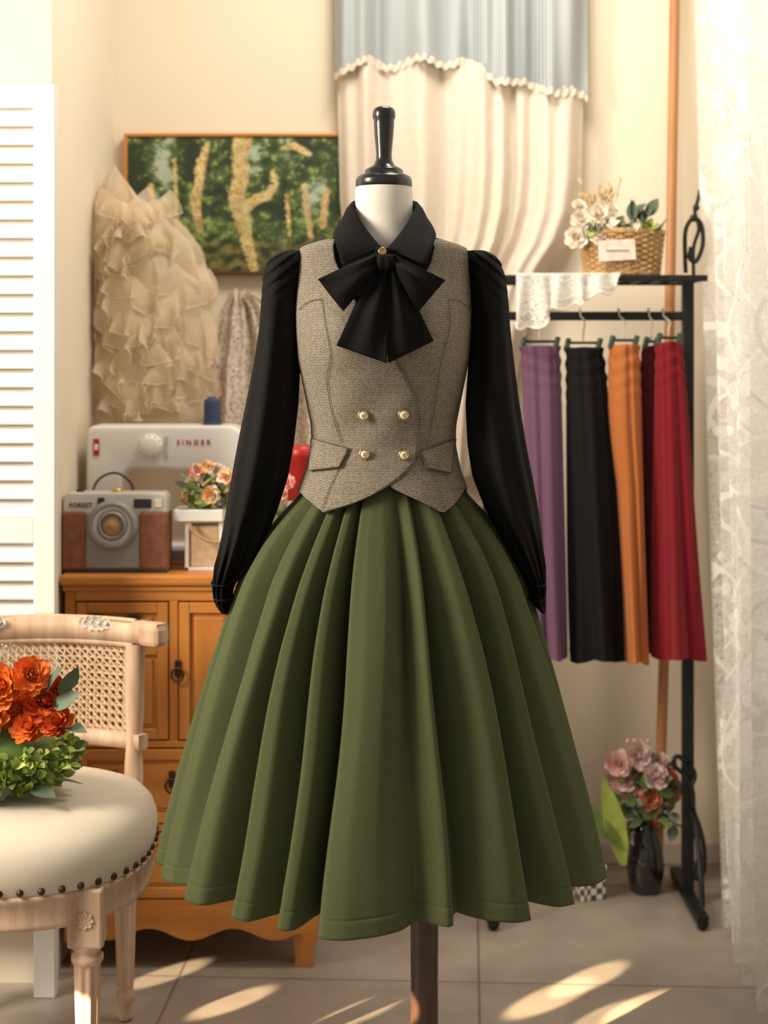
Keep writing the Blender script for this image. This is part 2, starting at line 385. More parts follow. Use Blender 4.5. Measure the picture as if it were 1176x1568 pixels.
mb.lathe(prof,(0,D,0),'ebony',48); mb.build('neck_cap_finial',form)
mb=MB(); mb.lathe([(.0445,zof(286)),(.0465,zof(292)),(.046,zof(320)),(.047,zof(345)),(.052,zof(365)),(.062,zof(385)),(.05,zof(395))],(0,D,0),'neck',48); mb.build('neck',form)
mb=MB(); rows=[]
for py in range(372,730,8): rows.append([torso(2*math.pi*k/48,py,-.014) for k in range(48)])
mb.grid(rows,'neck',True); mb.add(rows[0],[tuple(range(48))],'neck'); mb.add(rows[-1],[tuple(range(48))],'neck'); mb.build('torso',form)
mb=MB(); px0=xof(650)
mb.lathe([(.0225,.03),(.0225,.62),(.0225,1.0)],(px0,D,0),'polewood',32)
mb.lathe([(.19,0),(.19,.012),(.18,.02),(.05,.03),(.03,.05),(.0225,.08)],(px0,D,0),'polewood',48); mb.build('stand',form)

# ================= BLOUSE =================
blouse=empty('black_bow_blouse')
mb=MB(); rows=[]
for py in range(360,700,6): rows.append([torso(2*math.pi*k/64,py,-.002) for k in range(64)])
mb.grid(rows,'black',True); mb.build('body',blouse)
def sleeve(name,tab,sgn):
    P=[t[0] for t in tab]; A=[t[1] for t in tab]; B=[t[2] for t in tab]; DP=[t[3] for t in tab]
    mb=MB(); rows=[]; n=160
    ys=np.concatenate([np.linspace(P[0],400,14)[:-1],np.linspace(400,P[-1],190)])
    a=sm(np.interp(ys,P,A),5); b=sm(np.interp(ys,P,B),5); dp=sm(np.interp(ys,P,DP),5)
    for i,py in enumerate(ys):
        xc=xof((a[i]+b[i])/2); hw=abs(b[i]-a[i])/2/950; row=[]
        t=(py-380)/560; ramp=min(max(t*1.6,0),1)
        for k in range(n):
            th=2*math.pi*k/n
            fold=.065*ramp*math.sin(4*th+1.3*math.sin(t*3)+sgn)+.05*ramp*math.sin(7*th+2*t+1)+.02*ramp*math.sin(3*th+9*t)
            g=max(0,(t-.72)/.2); g=min(g,1)*(1 if t<.93 else max(0,1-(t-.93)*14))
            fold+=.11*g*math.sin(13*th+3*math.sin(t*7))
            sh=max(0,1-abs(t-.05)/.11)
            tilt=t+.05*(1 if sgn>0 else -1)*math.cos(th)*-1
            ph_=(tilt*26)%1.0
            pl=.085*sh*(ph_-.5)                     # overlapping tucks across the sleeve head
            m=1+fold+pl
            yo=(-.01)*t
            row.append(Vector((xc+hw*m*math.cos(th),D+yo-dp[i]*(1+fold*1.6+pl*1.4)*math.sin(th)+.006*math.sin(t*8),zof(py)+.006*g*math.sin(8*th))))
        rows.append(row)
    mb.grid(rows,'black',True); mb.add(rows[0],[tuple(range(n))],'black'); mb.add(rows[-1],[tuple(range(n))],'black')
    mb.build(name,blouse)
sleeve('sleeve_1',[(384,436,466,.018),(388,424,466,.03),(394,414,466,.038),(405,407,466,.044),(425,402,465,.05),(460,399,463,.052),(500,396,460,.052),(560,387,459,.052),(620,377,456,.053),(680,366,449,.054),(730,357,440,.054),(780,348,424,.052),(820,341,408,.050),(855,332,390,.046),(872,328,376,.038),(886,328,362,.028),(894,326,358,.024),(912,326,356,.024),(928,331,353,.02),(938,340,351,.012)],-1)
sleeve('sleeve_2',[(384,716,742,.018),(388,716,754,.03),(394,716,761,.038),(405,716,768,.044),(425,717,774,.05),(460,719,778,.052),(500,721,780,.052),(560,717,786,.052),(620,713,793,.053),(680,716,802,.054),(730,724,811,.054),(780,744,820,.052),(820,766,826,.048),(855,784,831,.044),(872,794,833,.036),(886,804,833,.027),(896,808,834,.024),(915,811,834,.024),(928,820,835,.02),(938,829,835,.01)],1)
mb=MB()
for (x,y,r) in ((342,892,.0185),(820,893,.0148)):
    for dy in (0,22):
        c=S(x+ (1 if dy else 0),y+dy,D-.01); mb.tube([c+Vector((r*(1-.006*dy)*math.cos(a),.026*math.sin(a),.002*math.sin(a))) for a in [2*math.pi*i/40 for i in range(40)]],.0018,'black',6,True)
mb.build('cuff_piping',blouse)
def collar(sg):
    def q(px,py,d):
        return S(588+sg*(px-588)+(0 if sg>0 else 2),py,d)
    Fc=[q(585,380,2.512),q(572,366,2.520),q(556,345,2.540),q(545,325,2.565),q(539,311,2.60),Vector((-sg*.042,2.635,zof(304))),Vector((-sg*.022,2.655,zof(301))),Vector((0,2.658,zof(300)))]
    Oc=[q(526,406,2.470),q(520,390,2.476),q(514.5,374,2.492),q(511,359,2.53),q(522,338,2.60),Vector((-sg*.056,2.645,zof(330))),Vector((-sg*.03,2.668,zof(328))),Vector((0,2.672,zof(327)))]
    a=catmull(Fc,36); b=catmull(Oc,36); rows=[]
    for i in range(36):
        row=[]
        for j in range(9):
            t=j/8; p=a[i].lerp(b[i],t); cdir=Vector((p.x,p.y-D,0)).normalized()
            row.append(p+cdir*.0022*math.sin(math.pi*min(t*1.5,1))*(.3+.7*min(i/8,1)))
        rows.append(row)
    mb=MB(); mb.grid(rows,'black'); 
    rows=[]
    for i in range(36):
        p=a[i]; cdir=Vector((p.x,p.y-D,0)).normalized()
        rows.append([p,p-cdir*.003-Vector((0,0,.01)),p-cdir*.004-Vector((0,0,.03))])
    mb.grid(rows,'black')
    return mb
collar(1).build('collar_1',blouse,solid=.002,off=0); collar(-1).build('collar_2',blouse,solid=.002,off=0)
mb=MB()
mb.box(S(587,396,2.500),(.026,.008,.034),'black',.003)
mb.build('placket',blouse)
mb=MB()
c=S(585.5,385,2.492); rot=Matrix.Rotation(math.pi/2,4,'X')
mb.lathe([(.001,0),(.0062,0),(.0068,.0015),(.006,.003),(.004,.0022),(.001,.0022)],c,'gold',20,rot); mb.build('collar_button',blouse)
def bowpart(mb,k0,k1,e0,e1,bulge,rip,nr,n1=26,n2=30,drop=0,ph=0,endcurve=0):
    k0,k1,e0,e1=[S(*p) for p in (k0,k1,e0,e1)]; rows=[]
    for i in range(n1):
        u=i/(n1-1); row=[]
        for j in range(n2):
            v=j/(n2-1); p=k0.lerp(e0,u).lerp(k1.lerp(e1,u),v)
            dy=-bulge*math.sin(math.pi*u**.8)*math.sin(math.pi*(.1+.8*v))
            dy-= rip*(math.sin(2*math.pi*nr*v+ph+u*1.5))*(1-u*.65)
            dz=-drop*math.sin(math.pi*u)+endcurve*u*math.sin(2*math.pi*v)
            row.append(p+Vector((0,dy,dz)))
        rows.append(row)
    mb.grid(rows,'black')
mb=MB()
bowpart(mb,(574,404,2.462),(600,404,2.462),(515,529,2.462),(592,556,2.454),.014,.005,1.7,ph=.5)
bowpart(mb,(588,404,2.458),(608,406,2.462),(594,556,2.458),(664,522,2.466),.012,.005,1.6,ph=2)
mb.build('bow_tails',blouse,solid=.0015)
mb=MB()
bowpart(mb,(576,390,2.452),(576,411,2.452),(487,427,2.45),(526,477,2.455),.022,.0035,1.5,ph=.3)
bowpart(mb,(576,392,2.460),(576,409,2.460),(489,428,2.456),(527,476,2.461),-.002,.002,1)
bowpart(mb,(602,390,2.452),(602,411,2.452),(682,429,2.45),(640,478,2.455),.022,.0035,1.5,ph=2.3)
bowpart(mb,(602,392,2.460),(602,409,2.460),(680,430,2.456),(641,477,2.461),-.002,.002,1)
mb.build('bow_loops',blouse,solid=.0015)
mb=MB(); rows=[]
c=S(589,402,2.452)
for i in range(17):
    a=math.pi*(i/16); zz=.0125*math.cos(a); w=.0165+.001*math.sin(5*a)
    rows.append([c+Vector((w*math.cos(b)*max(math.sin(a),.05)**.35,-.013*math.sin(b)*max(math.sin(a),.02)**.5*(1+.12*math.sin(7*b)),zz)) for b in [2*math.pi*k/32 for k in range(32)]])
mb.grid(rows,'black',True); mb.build('bow_knot',blouse)

# ================= VEST =================
vest=empty('herringbone_vest')
def panel2(name,Lt,Rt,off,y0,y1):
    """Lt/Rt: (py,px) edges; px beyond silhouette = side seam"""
    mb=MB(); rows=[]; n=48
    ly=[a for a,b in Lt]; lx=[b for a,b in Lt]; ry=[a for a,b in Rt]; rx=[b for a,b in Rt]
    ps=np.concatenate([np.arange(y0,740,4.0),np.arange(740,y1,1.5),[y1]])
    for py in ps:
        a=float(np.interp(py,ly,lx)); b=float(np.interp(py,ry,rx))
        ta,pa=theta_at(a,py); tb,pb=theta_at(b,py)
        if a<=462.5 and py<=748: ta=-math.pi/2-.06; pa=py
        if b>=707.5 and py<=748: tb=math.pi/2+.06; pb=py
        fl=off+.006*max(0,(py-690)/90)
        row=[]
        for k in range(n):
            th=ta+(tb-ta)*k/(n-1)
            q=py
            for _ in range(5):
                p=torso(th,q); q=HY-(zof(py,p.y)-EYE)*F/D; q=min(max(q,356),790)
            row.append(torso(th,q,fl))
        rows.append(row)
    mb.grid(rows,'vest'); return mb.build(name,vest,solid=.0028,off=1)
A_R=[(366,516),(378,513),(400,516),(450,540),(500,568),(553,606),(575,619),(600,631),(620,637),(640,639.5),(690,638.5),(704,634),(716,626),(730,611),(745,591),(758,569),(770,543),(778,520),(783,504)]
A_L=[(366,400),(748,400),(748.5,462),(760,474),(772,488),(783,501)]
B_L=[(366,660),(378,664),(400,660),(450,635),(500,608),(553,585),(600,575),(715,575),(735,588),(748,603),(762,632),(774,656),(783,672)]
B_R=[(366,800),(748,800),(748.5,708),(760,699),(772,690),(783,677)]
panel2('front_under',B_L,B_R,.0015,366,783)
panel2('front_over',A_L,A_R,.0045,366,783)
mb=MB(); rows=[]
for py in np.arange(362,757,6): rows.append([torso(math.pi/2-.05+(math.pi+.1)*k/40,py,.003) for k in range(41)])
mb.grid(rows,'vest'); mb.build('back',vest,solid=.0028,off=1)
def onv(px,py,off):
    th,q=theta_at(px,py); return torso(th,q,off+.006*max(0,(py-690)/90))
mb=MB()
def seam(pts,off=.0068,r=.0005):
    P=[Vector((a,0,b)) for a,b in pts]; C=catmull(P,30)
    mb.tube([onv(c.x,c.z,off) for c in C],r,'vestline',5)
seam([(497,458),(503,500),(510,545),(505,580),(512,630),(526,676)])
seam([(684,458),(686,500),(672,560),(666,600),(660,640),(652,682)],.0040)
seam([(464,474),(478,462),(497,458)]); seam([(718,474),(700,461),(684,458)],.0040)
seam([(524,716),(512,745),(501,780)]); seam([(660,722),(668,750),(676,780)],.0043)
seam([(607,556),(619,578),(631,602),(637,622),(639,645),(638,690),(633,704),(611,730),(591,745),(569,758),(543,770),(504,782)],.0068,.0007)
mb.build('seams',vest)
def flap(name,q,off):
    mb=MB(); rows=[]
    for i in range(10):
        u=i/9; row=[]
        for j in range(14):
            v=j/13
            x=(q[0][0]*(1-v)+q[1][0]*v)*(1-u)+(q[3][0]*(1-v)+q[2][0]*v)*u
            y=(q[0][1]*(1-v)+q[1][1]*v)*(1-u)+(q[3][1]*(1-v)+q[2][1]*v)*u
            row.append(onv(x,y,off+.0025*u))
        rows.append(row)
    mb.grid(rows,'vest'); mb.build(name,vest,solid=.002,off=1)
    b=MB(); loop=[rows[0][j] for j in range(14)]+[rows[i][13] for i in range(1,10)]+[rows[9][j] for j in range(12,-1,-1)]+[rows[i][0] for i in range(8,0,-1)]
    b.tube([p-Vector((0,.0006,0)) for p in loop],.0006,'vestline',5,True); b.build(name+'_edge',vest)
flap('pocket_flap_1',[(484,671),(538,686),(526,714),(483,720)],.0085)
flap('pocket_flap_2',[(641,690),(693,672),(683,724),(648,716)],.006)
mb=MB()
for x,y in ((558,636),(616,635),(560,695),(616,696)):
    c=onv(x,y,.008); rot=Matrix.Rotation(math.pi/2,4,'X')
    mb.lathe([(.001,0),(.0078,0),(.0085,.0015),(.008,.0035),(.0066,.0038),(.0062,.0025),(.001,.0025)],c,'gold',24,rot)
    mb.lathe([(.006,.0025),(.0052,.0038),(.001,.0042)],c,'pearl',20,rot)
    for k in range(4):
        a=k*math.pi/2+.78; mb.ball(c+Vector((.0018*math.cos(a),-.0042,.0018*math.sin(a))),.0009,'ebony',6)
mb.build('buttons',vest)

# ================= GREEN SKIRT =================
PY0=722
py_s=[722,742,760,790,830,880,960,1040,1160,1250,1312]
aw=[.112,.120,.135,.167,.200,.229,.257,.283,.319,.343,.357]
bf=[.094,.106,.118,.137,.163,.193,.232,.263,.306,.336,.356]
ys=np.concatenate([np.linspace(722,1285,120),[1287.5,1289,1290.5],np.linspace(1294,1312,6)])
A_=sm(np.interp(ys,py_s,aw),10); B_=sm(np.interp(ys,py_s,bf),10)
keys=[(-90,0),(-86,.05),(-80,.75),(-76.5,.8),(-74,0),(-66,.02),(-59,.80),(-56.5,.95),(-53.5,0),(-47,.03),(-43,.85),(-40.5,1.05),(-37.5,0),(-33,.04),(-29.8,.9),(-27.3,1.1),(-24.9,0),(-21.2,.08),(-18.9,1.15),(-16.6,1.3),(-14.0,0),(-8,-.06),(-1,.0),(4,.18),(8.5,.60),(12,.34),(16.5,0),(18.4,.6),(20.8,.85),(26,.38),(32,.02),(37,0),(39.5,1.05),(43,1.1),(49,.14),(54.5,0),(57,1.0),(60.5,1.0),(67,.15),(74.5,0),(77.5,.85),(81,.7),(90,.02)]
bk=[]
a=98
while a<258:
    bk+=[(a,.8),(a+3,.75),(a+14,.05),(a+18,0)]; a+=21
bk=[(x,k) for x,k in bk if x<266]
keys2=keys+bk+[(270,0)]
ka=[k[0] for k in keys2]; kv=[k[1] for k in keys2]
N_=1440; ang=np.linspace(-90,270,N_,endpoint=False)
kk=np.interp(ang,ka,kv)
def circ_smooth(v,n):
    for _ in range(n): v=(np.roll(v,1)+2*v+np.roll(v,-1))/4
    return v
kk_h=circ_smooth(kk.copy(),16); kk_t=circ_smooth(kk.copy(),8)
mb=MB(); rows=[]
for i,py in enumerate(ys):
    t=(py-PY0)/(1312-PY0); row=[]
    am=.009+.050*min(max(t-.03,0)*3.2,1)+.018*math.sin(math.pi*min(t*1.3,1))
    st=-.0011 if abs(py-1289)<.6 else 0
    for j in range(N_):
        sw=2.0*math.sin(ang[j]*.05+t*2.6)*(1-t)+1.0*math.sin(t*6+ang[j]*.13)*t*(1-t)*4
        ph=math.radians(ang[j]+sw)
        k=kk_t[j]*(1-t)+kk_h[j]*t
        k*=1+.22*math.sin(t*5+ang[j]*.21)*t
        s_,c_=math.sin(ph),math.cos(ph)
        ra=A_[i]; rb=B_[i]
        rad=1/math.sqrt((s_/ra)**2+(c_/rb)**2)
        r=rad-am*k+.005*t*math.sin(9*ph+3*t)+.002*t*math.sin(17*ph+5*t)+st
        row.append(Vector((-.004*t+r*s_,D-r*c_,zof(py)+.005*t*math.sin(5*ph)+.012*t*t*min(k,1)*.5)))
    rows.append(row)
mb.grid(rows,'skirt',True)
skirt=empty('green_pleated_skirt')
mb.build('pleated_body',skirt,solid=.003,off=-1)
mb=MB(); rows=[]
for py in (708,715,722,728): rows.append([Vector((.110*math.sin(2*math.pi*k/64),D-.090*math.cos(2*math.pi*k/64),zof(py))) for k in range(64)])
mb.grid(rows,'skirt',True); mb.build('waistband',skirt)

# ================= CABINET =================
mb=MB(); X0,X1=-.648,-.135; Y0,Y1=3.275,3.78
mb.bb(X0,X1,Y0+.012,Y1,.12,.776,'cab',.002)
mb.bb(X0-.008,X1+.012,Y0-.015,Y1+.01,.778,.800,'cabx',.006)
mb.bb(X0-.004,X1+.006,Y0-.006,Y1,.766,.778,'cabx',.003)
mb.bb(X0,X0+.022,Y0,Y0+.02,.125,.766,'cab',.002); mb.bb(X1-.022,X1,Y0,Y0+.02,.125,.766,'cab',.002)
mb.bb(-.436,-.418,Y0,Y0+.02,.462,.746,'cab',.002)
for z0,z1 in ((.746,.766),(.448,.462),(.278,.292),(.12,.14)): mb.bb(X0+.022,X1-.022,Y0-.001,Y0+.02,z0,z1,'cabx',.002)
def raised(x0,x1,z0,z1,hz=True):
    w=.022; g='cabx' if hz else 'cab'
    mb.bb(x0-.002,x1+.002,Y0+.008,Y0+.0125,z0-.002,z1+.002,'cabdark',0)
    mb.bb(x0+w,x1-w,Y0-.003,Y0+.008,z1-w,z1,'cabx',.002); mb.bb(x0+w,x1-w,Y0-.003,Y0+.008,z0,z0+w,'cabx',.002)
    mb.bb(x0,x0+w,Y0-.003,Y0+.008,z0,z1,'cab',.002); mb.bb(x1-w,x1,Y0-.003,Y0+.008,z0,z1,'cab',.002)
    mb.bb(x0+w+.001,x1-w-.001,Y0+.004,Y0+.008,z0+w+.001,z1-w-.001,g,0)
    if x1-x0>.09 and z1-z0>.07: mb.bb(x0+w+.010,x1-w-.010,Y0-.001,Y0+.006,z0+w+.008,z1-w-.008,g,.004)
raised(X0+.024,-.438,.665,.743); raised(X0+.024,-.438,.465,.658,hz=False)
raised(-.416,-.291,.465,.743,hz=False); raised(-.286,X1-.024,.465,.743,hz=False)
raised(X0+.024,X1-.024,.295,.445); raised(X0+.024,X1-.024,.143,.275)
def pull(x,z):
    mb.box((x,Y0-.006,z),(.018,.005,.012),'bronze',.002)
    mb.tube([(x-.012,Y0-.008,z),(x-.013,Y0-.016,z-.012),(x,Y0-.018,z-.017),(x+.013,Y0-.016,z-.012),(x+.012,Y0-.008,z)],.0024,'bronze',6)
    mb.ball((x-.012,Y0-.008,z),.0045,'bronze',8); mb.ball((x+.012,Y0-.008,z),.0045,'bronze',8)
for x in (-.588,-.508): pull(x,.715)
def ring(x,z):
    mb.box((x,Y0-.005,z),(.013,.005,.034),'bronze',.002)
    mb.tube([(x+.012*math.sin(2*math.pi*i/16),Y0-.012,z-.012+.014*math.cos(2*math.pi*i/16)) for i in range(16)],.0024,'bronze',6,True)
ring(-.418+.0,.61); ring(-.43,.385)
for x in (-.545,-.24): ring(x,.385)
for x in (-.52,-.26): ring(x,.215)
top=[];bot=[];bot2=[];top2=[]
for i in range(81):
    u=i/80; x=X0+(X1-X0)*u; e=abs(u-.5)*2
    z=.070+.012*math.cos(u*math.pi*6)*(1 if e<.8 else .4)+ (-.02 if e>.88 else 0)
    top.append((x,Y0-.004,.125));bot.append((x,Y0-.004,z));bot2.append((x,Y0+.014,z));top2.append((x,Y0+.014,.125))
mb.grid([top2,top,bot,bot2,top2],'cabx',smooth=False)
def foot(x,y):
    rows=[]
    for z,w in ((.13,.028),(.09,.026),(.05,.020),(.02,.017),(.0,.019)):
        rows.append([(x+w*a,y+w*b,z) for a,b in ((-1,-1),(1,-1),(1,1),(-1,1))])
    mb.grid(rows,'cab',True,False); mb.add(rows[-1],[(0,1,2,3)],'cab')
for x in (X0+.028,X1-.028):
    for y in (Y0+.028,Y1-.03): foot(x,y)
mb.build('wooden_cabinet')

# ================= SEWING MACHINE =================
ym=3.455
def mx(px,d=ym): return (px-CX)*d/F
def mz(py,d=ym): return EYE-(py-HY)*d/F
zb=.80
mb=MB()
poly=[(mx(132),zb+.035),(mx(132),mz(662)),(mx(139),mz(652)),(mx(355),mz(652)),(mx(372),mz(662)),(mx(374),mz(735)),(mx(366),mz(760)),(mx(335),mz(760)),(mx(330),mz(722)),(mx(200),mz(716)),(mx(186),mz(728)),(mx(184),zb+.035)]
mb.prism(poly[::-1],ym,ym+.12,'plastic',.008)
mb.bb(mx(130),mx(385),ym-.03,ym+.135,zb,zb+.04,'plastic',.008)
mb.bb(mx(205),mx(385),ym-.032,ym-.028,zb+.008,zb+.03,'grey',.001)
c=Vector((mx(231),ym,mz(683))); rot=Matrix.Rotation(math.pi/2,4,'X')
mb.lathe([(.026,0),(.026,.008),(.024,.010),(.021,.022),(.018,.025),(.001,.025)],c,'plastic',28,rot)
for i in range(12):
    a=2*math.pi*i/12; mb.box(c+Vector((.023*math.cos(a),-.014,.023*math.sin(a))),(.003,.012,.003),'silver',.0005)
mb.text('S I N G E R',.0155,(mx(297),ym-.001,mz(681)),'redlbl')
mb.bb(mx(143),mx(152),ym-.003,ym+.002,mz(698),mz(672),'redlbl',.001); mb.bb(mx(144.5),mx(150.5),ym-.004,ym-.001,mz(689),mz(680),'plastic',.001)
mb.bb(mx(252),mx(258),ym-.003,ym+.002,mz(700),mz(668),'silver',.001)
mb.tube([(mx(350),ym+.06,mz(760)),(mx(350),ym+.06,zb+.05)],.004,'silver',8)
mb.box((mx(350),ym+.06,zb+.047),(.03,.04,.004),'silver',.001)
mb.tube(catmull([(mx(142),ym-.03,zb+.05),(mx(148),ym-.035,mz(745)),(mx(178),ym-.04,mz(722)),(mx(205),ym-.04,mz(738)),(mx(212),ym-.03,mz(780))],30),.0025,'dgrey',6)
mb.build('sewing_machine')
mb=MB(); c=(mx(321),ym+.05,mz(652)-.001)
mb.lathe([(.022,0),(.022,.003),(.0175,.004),(.0185,.01),(.018,.05),(.016,.056),(.009,.058),(.009,.062),(.004,.062)],c,'blue',28); mb.build('thread_spool')
# ================= RETRO CAMERA =================
yc=3.30; cx=lambda p:(p-CX)*yc/F; cz=lambda p:EYE-(p-HY)*yc/F
mb=MB()
poly=[(cx(96),.80),(cx(96),cz(760)),(cx(102),cz(755)),(cx(250),cz(755)),(cx(256),cz(762)),(cx(256),.80)]
mb.prism(poly[::-1],yc,yc+.07,'silver',.004)
mb.bb(cx(130),cx(216),yc-.003,yc+.01,.808,cz(784),'grey',.004)
mb.bb(cx(95),cx(133),yc-.006,yc+.072,.806,cz(783),'leather',.006); mb.bb(cx(213),cx(257),yc-.006,yc+.072,.806,cz(783),'leather',.006)
mb.bb(cx(96),cx(256),yc-.004,yc+.071,.80,.808,'dgrey',.002)
c=Vector((cx(173),yc,cz(804)))
mb.lathe([(.052,0),(.052,.006),(.048,.010),(.044,.014),(.042,.014),(.040,.010),(.03,.010),(.028,.016),(.024,.018),(.022,.010)],c,'grey',40,rot)
mb.lathe([(.041,.0105),(.036,.0125),(.031,.0105)],c,'silver',40,rot,cap=False)
mb.lathe([(.0215,.011),(.015,.015),(.001,.017)],c,'wicker',24,rot)
mb.bb(cx(150),cx(160),yc-.004,yc+.01,cz(778),cz(762),'dgrey',.001); mb.bb(cx(205),cx(232),yc-.003,yc+.01,cz(778),cz(764),'dgrey',.002)
mb.bb(cx(237),cx(248),yc-.003,yc+.01,cz(777),cz(765),'pearl',.001)
mb.text('FOREST',.014,(cx(124),yc-.001,cz(777)),'dgrey')
mb.lathe([(.012,0),(.012,.007),(.01,.008)],(cx(175),yc+.035,cz(756)),'gold',20); mb.lathe([(.008,0),(.008,.006)],(cx(118),yc+.035,cz(756)),'dgrey',16)
mb.build('retro_camera')
# ================= FLOWER CRATE =================
yf=3.33; fx=lambda p:(p-CX)*yf/F; fz=lambda p:EYE-(p-HY)*yf/F
mb=MB()
mb.bb(fx(266),fx(342),yf-.012,yf+.075,fz(798),fz(780),'white',.002)
for x in (286,338): mb.bb(fx(x-3),fx(x+3),yf,yf+.008,.80,fz(798),'white',.001); mb.bb(fx(x-3),fx(x+3),yf+.06,yf+.068,.80,fz(798),'white',.001)
mb.bb(fx(283),fx(341),yf,yf+.068,.80,.807,'white',.001)
mb.bb(fx(290),fx(334),yf+.006,yf+.06,.807,fz(806),'cane',.003)
mb.tube(catmull([(fx(290),yf-.003,fz(792)),(fx(296),yf-.012,fz(812)),(fx(318),yf-.014,fz(826)),(fx(338),yf-.008,fz(830))],20),.0035,'wicker',6)
mb.tube(catmull([(fx(296),yf+.04,fz(782)),(fx(290),yf+.04,fz(765)),(fx(300),yf+.04,fz(752))],10),.003,'white',6)
for i in range(110):
    leaf(mb,(fx(rr(284,345)),yf+rr(0,.05),fz(rr(735,780))),(rr(-1,1),rr(-1,.2),rr(-.2,1)),rr(.018,.032),rr(.005,.009),random.choice(['leafg','leafl','leafd']))
for x,y,m,r in ((294,746,'fw',.024),(316,736,'fy',.023),(338,748,'fc',.021),(310,762,'fw',.022),(330,722,'fw',.019),(300,722,'fc',.018),(324,757,'fy',.021),(345,730,'fy',.019),(286,760,'fy',.016),(340,768,'fw',.020),(318,714,'fy',.015)):
    blossom(mb,(fx(x),yf+rr(-.01,.03),fz(y)),(rr(-.4,.4),-1,rr(.1,.7)),r,[m,m,'fw'],4,5)
mb.build('rose_planter')
yr=3.5
mb=MB(); mb.lathe([(.03,0),(.031,.004),(.031,.22),(.033,.222),(.033,.245),(.02,.25),(.001,.25)],(xof(462,yr),yr,.80),'redlbl',28)
mb.lathe([(.0315,.09),(.0315,.13)],(xof(462,yr),yr,.80),'plastic',28,cap=False)
mb.build('red_tin_canister')
mb=MB(); mb.lathe([(.012,0),(.02,.02),(.016,.06),(.012,.075)],(xof(436,3.4),3.4,.80),'white',20)
for i in range(5): blossom(mb,(xof(rr(425,448),3.4),3.38+rr(-.01,.02),zof(rr(725,775),3.4)),(rr(-.4,.4),-1,.5),.017,['fc','fp'],3,5)
for i in range(16): leaf(mb,(xof(436,3.4),3.4,.90),(rr(-1,1),rr(-1,1),rr(.2,1)),.03,.008,'leafg')
mb.build('posy_vase')

# ================= RUFFLED TULLE GOWN =================
mb=MB()
dt=3.68
def ruffle(cpts,h,amp,freq,seed,mat='tulle',flare=.03,n=160):
    C=catmull(cpts,n); J=9; rows=[[] for _ in range(J)]; length=sum((C[i+1]-C[i]).length for i in range(n-1))
    for i in range(n):
        tan=(C[min(i+1,n-1)]-C[max(i-1,0)]); tan.z=0; tan=tan.normalized() if tan.length>1e-6 else Vector((1,0,0))
        nor=Vector((tan.y,-tan.x,0))
        if nor.y>0: nor=-nor
        s_=i/n*length
        nz_=noise.noise(Vector((s_*9,seed,0)))
        wv=math.sin(s_*freq+seed+3.6*nz_)+.35*math.sin(s_*freq*2.3+seed*2)
        wz=noise.noise(Vector((s_*12,seed,3)))
        for j in range(J):
            t=j/(J-1); a=amp*t**1.1*(1+.9*nz_)
            p=C[i]+nor*(flare*math.sin(t*1.9)+a*wv)+tan*a*1.1*math.cos(s_*freq+seed)+Vector((0,0,-h*t*(1+.6*wz)+.5*a*wv*t))
            p.x=max(p.x,-.653+.004*t); p.y=min(max(p.y,3.45),BW-.03); p.z=max(p.z,.806)
            if p.y<3.60: p.z=max(p.z,1.10)
            rows[j].append(p)
    mb.grid(rows,mat); mb.tube(rows[-1],.0009,'hem',4)
ol=[(268,166,186),(300,150,225),(340,138,292),(380,130,322),(430,124,334),(500,122,338),(560,130,332),(600,150,328),(645,170,322)]
oy=[o[0] for o in ol]; oa=[o[1] for o in ol]; ob_=[o[2] for o in ol]
def gx(py): return float(np.interp(py,oy,oa)),float(np.interp(py,oy,ob_))
rowsb=[]
for py in np.linspace(270,640,40):
    a_,b_=gx(py); a_+=8; b_-=16; xc=xof((a_+b_)/2,dt); hw=(b_-a_)/2*dt/F; dep=min(.11,hw*.8+.005)
    rowsb.append([Vector((max(xc+hw*math.cos(t),-.652),min(dt+.06-dep*math.sin(t)*.8,BW-.02),zof(py,dt))) for t in [2*math.pi*k/40 for k in range(40)]])
mb.grid(rowsb,'tulle',True)
for li,py in enumerate(np.linspace(276,600,10)):
    a_,b_=gx(py+12); pts=[]
    xl,xr=xof(a_+10,dt),xof(b_-14,dt); dm=min(1,(b_-a_)/130)
    slope=-.035+rr(-.02,.02) if li<3 else rr(-.06,.06)
    for k_ in range(8):
        u=k_/7; dep=(.105*math.sin(math.pi*(.08+.84*u)))*dm
        pts.append(Vector((xl+(xr-xl)*u,dt+.045-dep+rr(-.008,.008),zof(py,dt)+slope*(u-.5)+.026*math.sin(u*6+li*2)+rr(-.014,.014))))
    ruffle(pts,.09 if li<9 else .05,.017,85+14*(li%3),li*3.1,n=260)
for i in range(18):
    py=rr(300,575); a_,b_=gx(py); u=rr(.15,.8); 
    an=rr(-1.3,.9); Ls=rr(.05,.10); zc=zof(py,dt); pts=[]
    for k_ in range(5):
        v=(k_-2)/2; x=xof(a_+(b_-a_)*u,dt)+Ls*v*math.cos(an); z=zc+Ls*v*math.sin(an)
        uu=(x-xof(a_,dt))/(xof(b_,dt)-xof(a_,dt)); uu=min(max(uu,.06),.94); x=xof(a_,dt)+uu*(xof(b_,dt)-xof(a_,dt))
        pts.append(Vector((x,dt+.012-.10*math.sin(math.pi*uu)+.012*abs(v),z)))
    ruffle(pts,rr(.04,.075),.015,110,i*1.7,flare=.022,n=120)
g=mb.build('ruffled_tulle_gown')
mb=MB(); rows=[];uv=[]
dl=3.78; nn=120; mrows=50
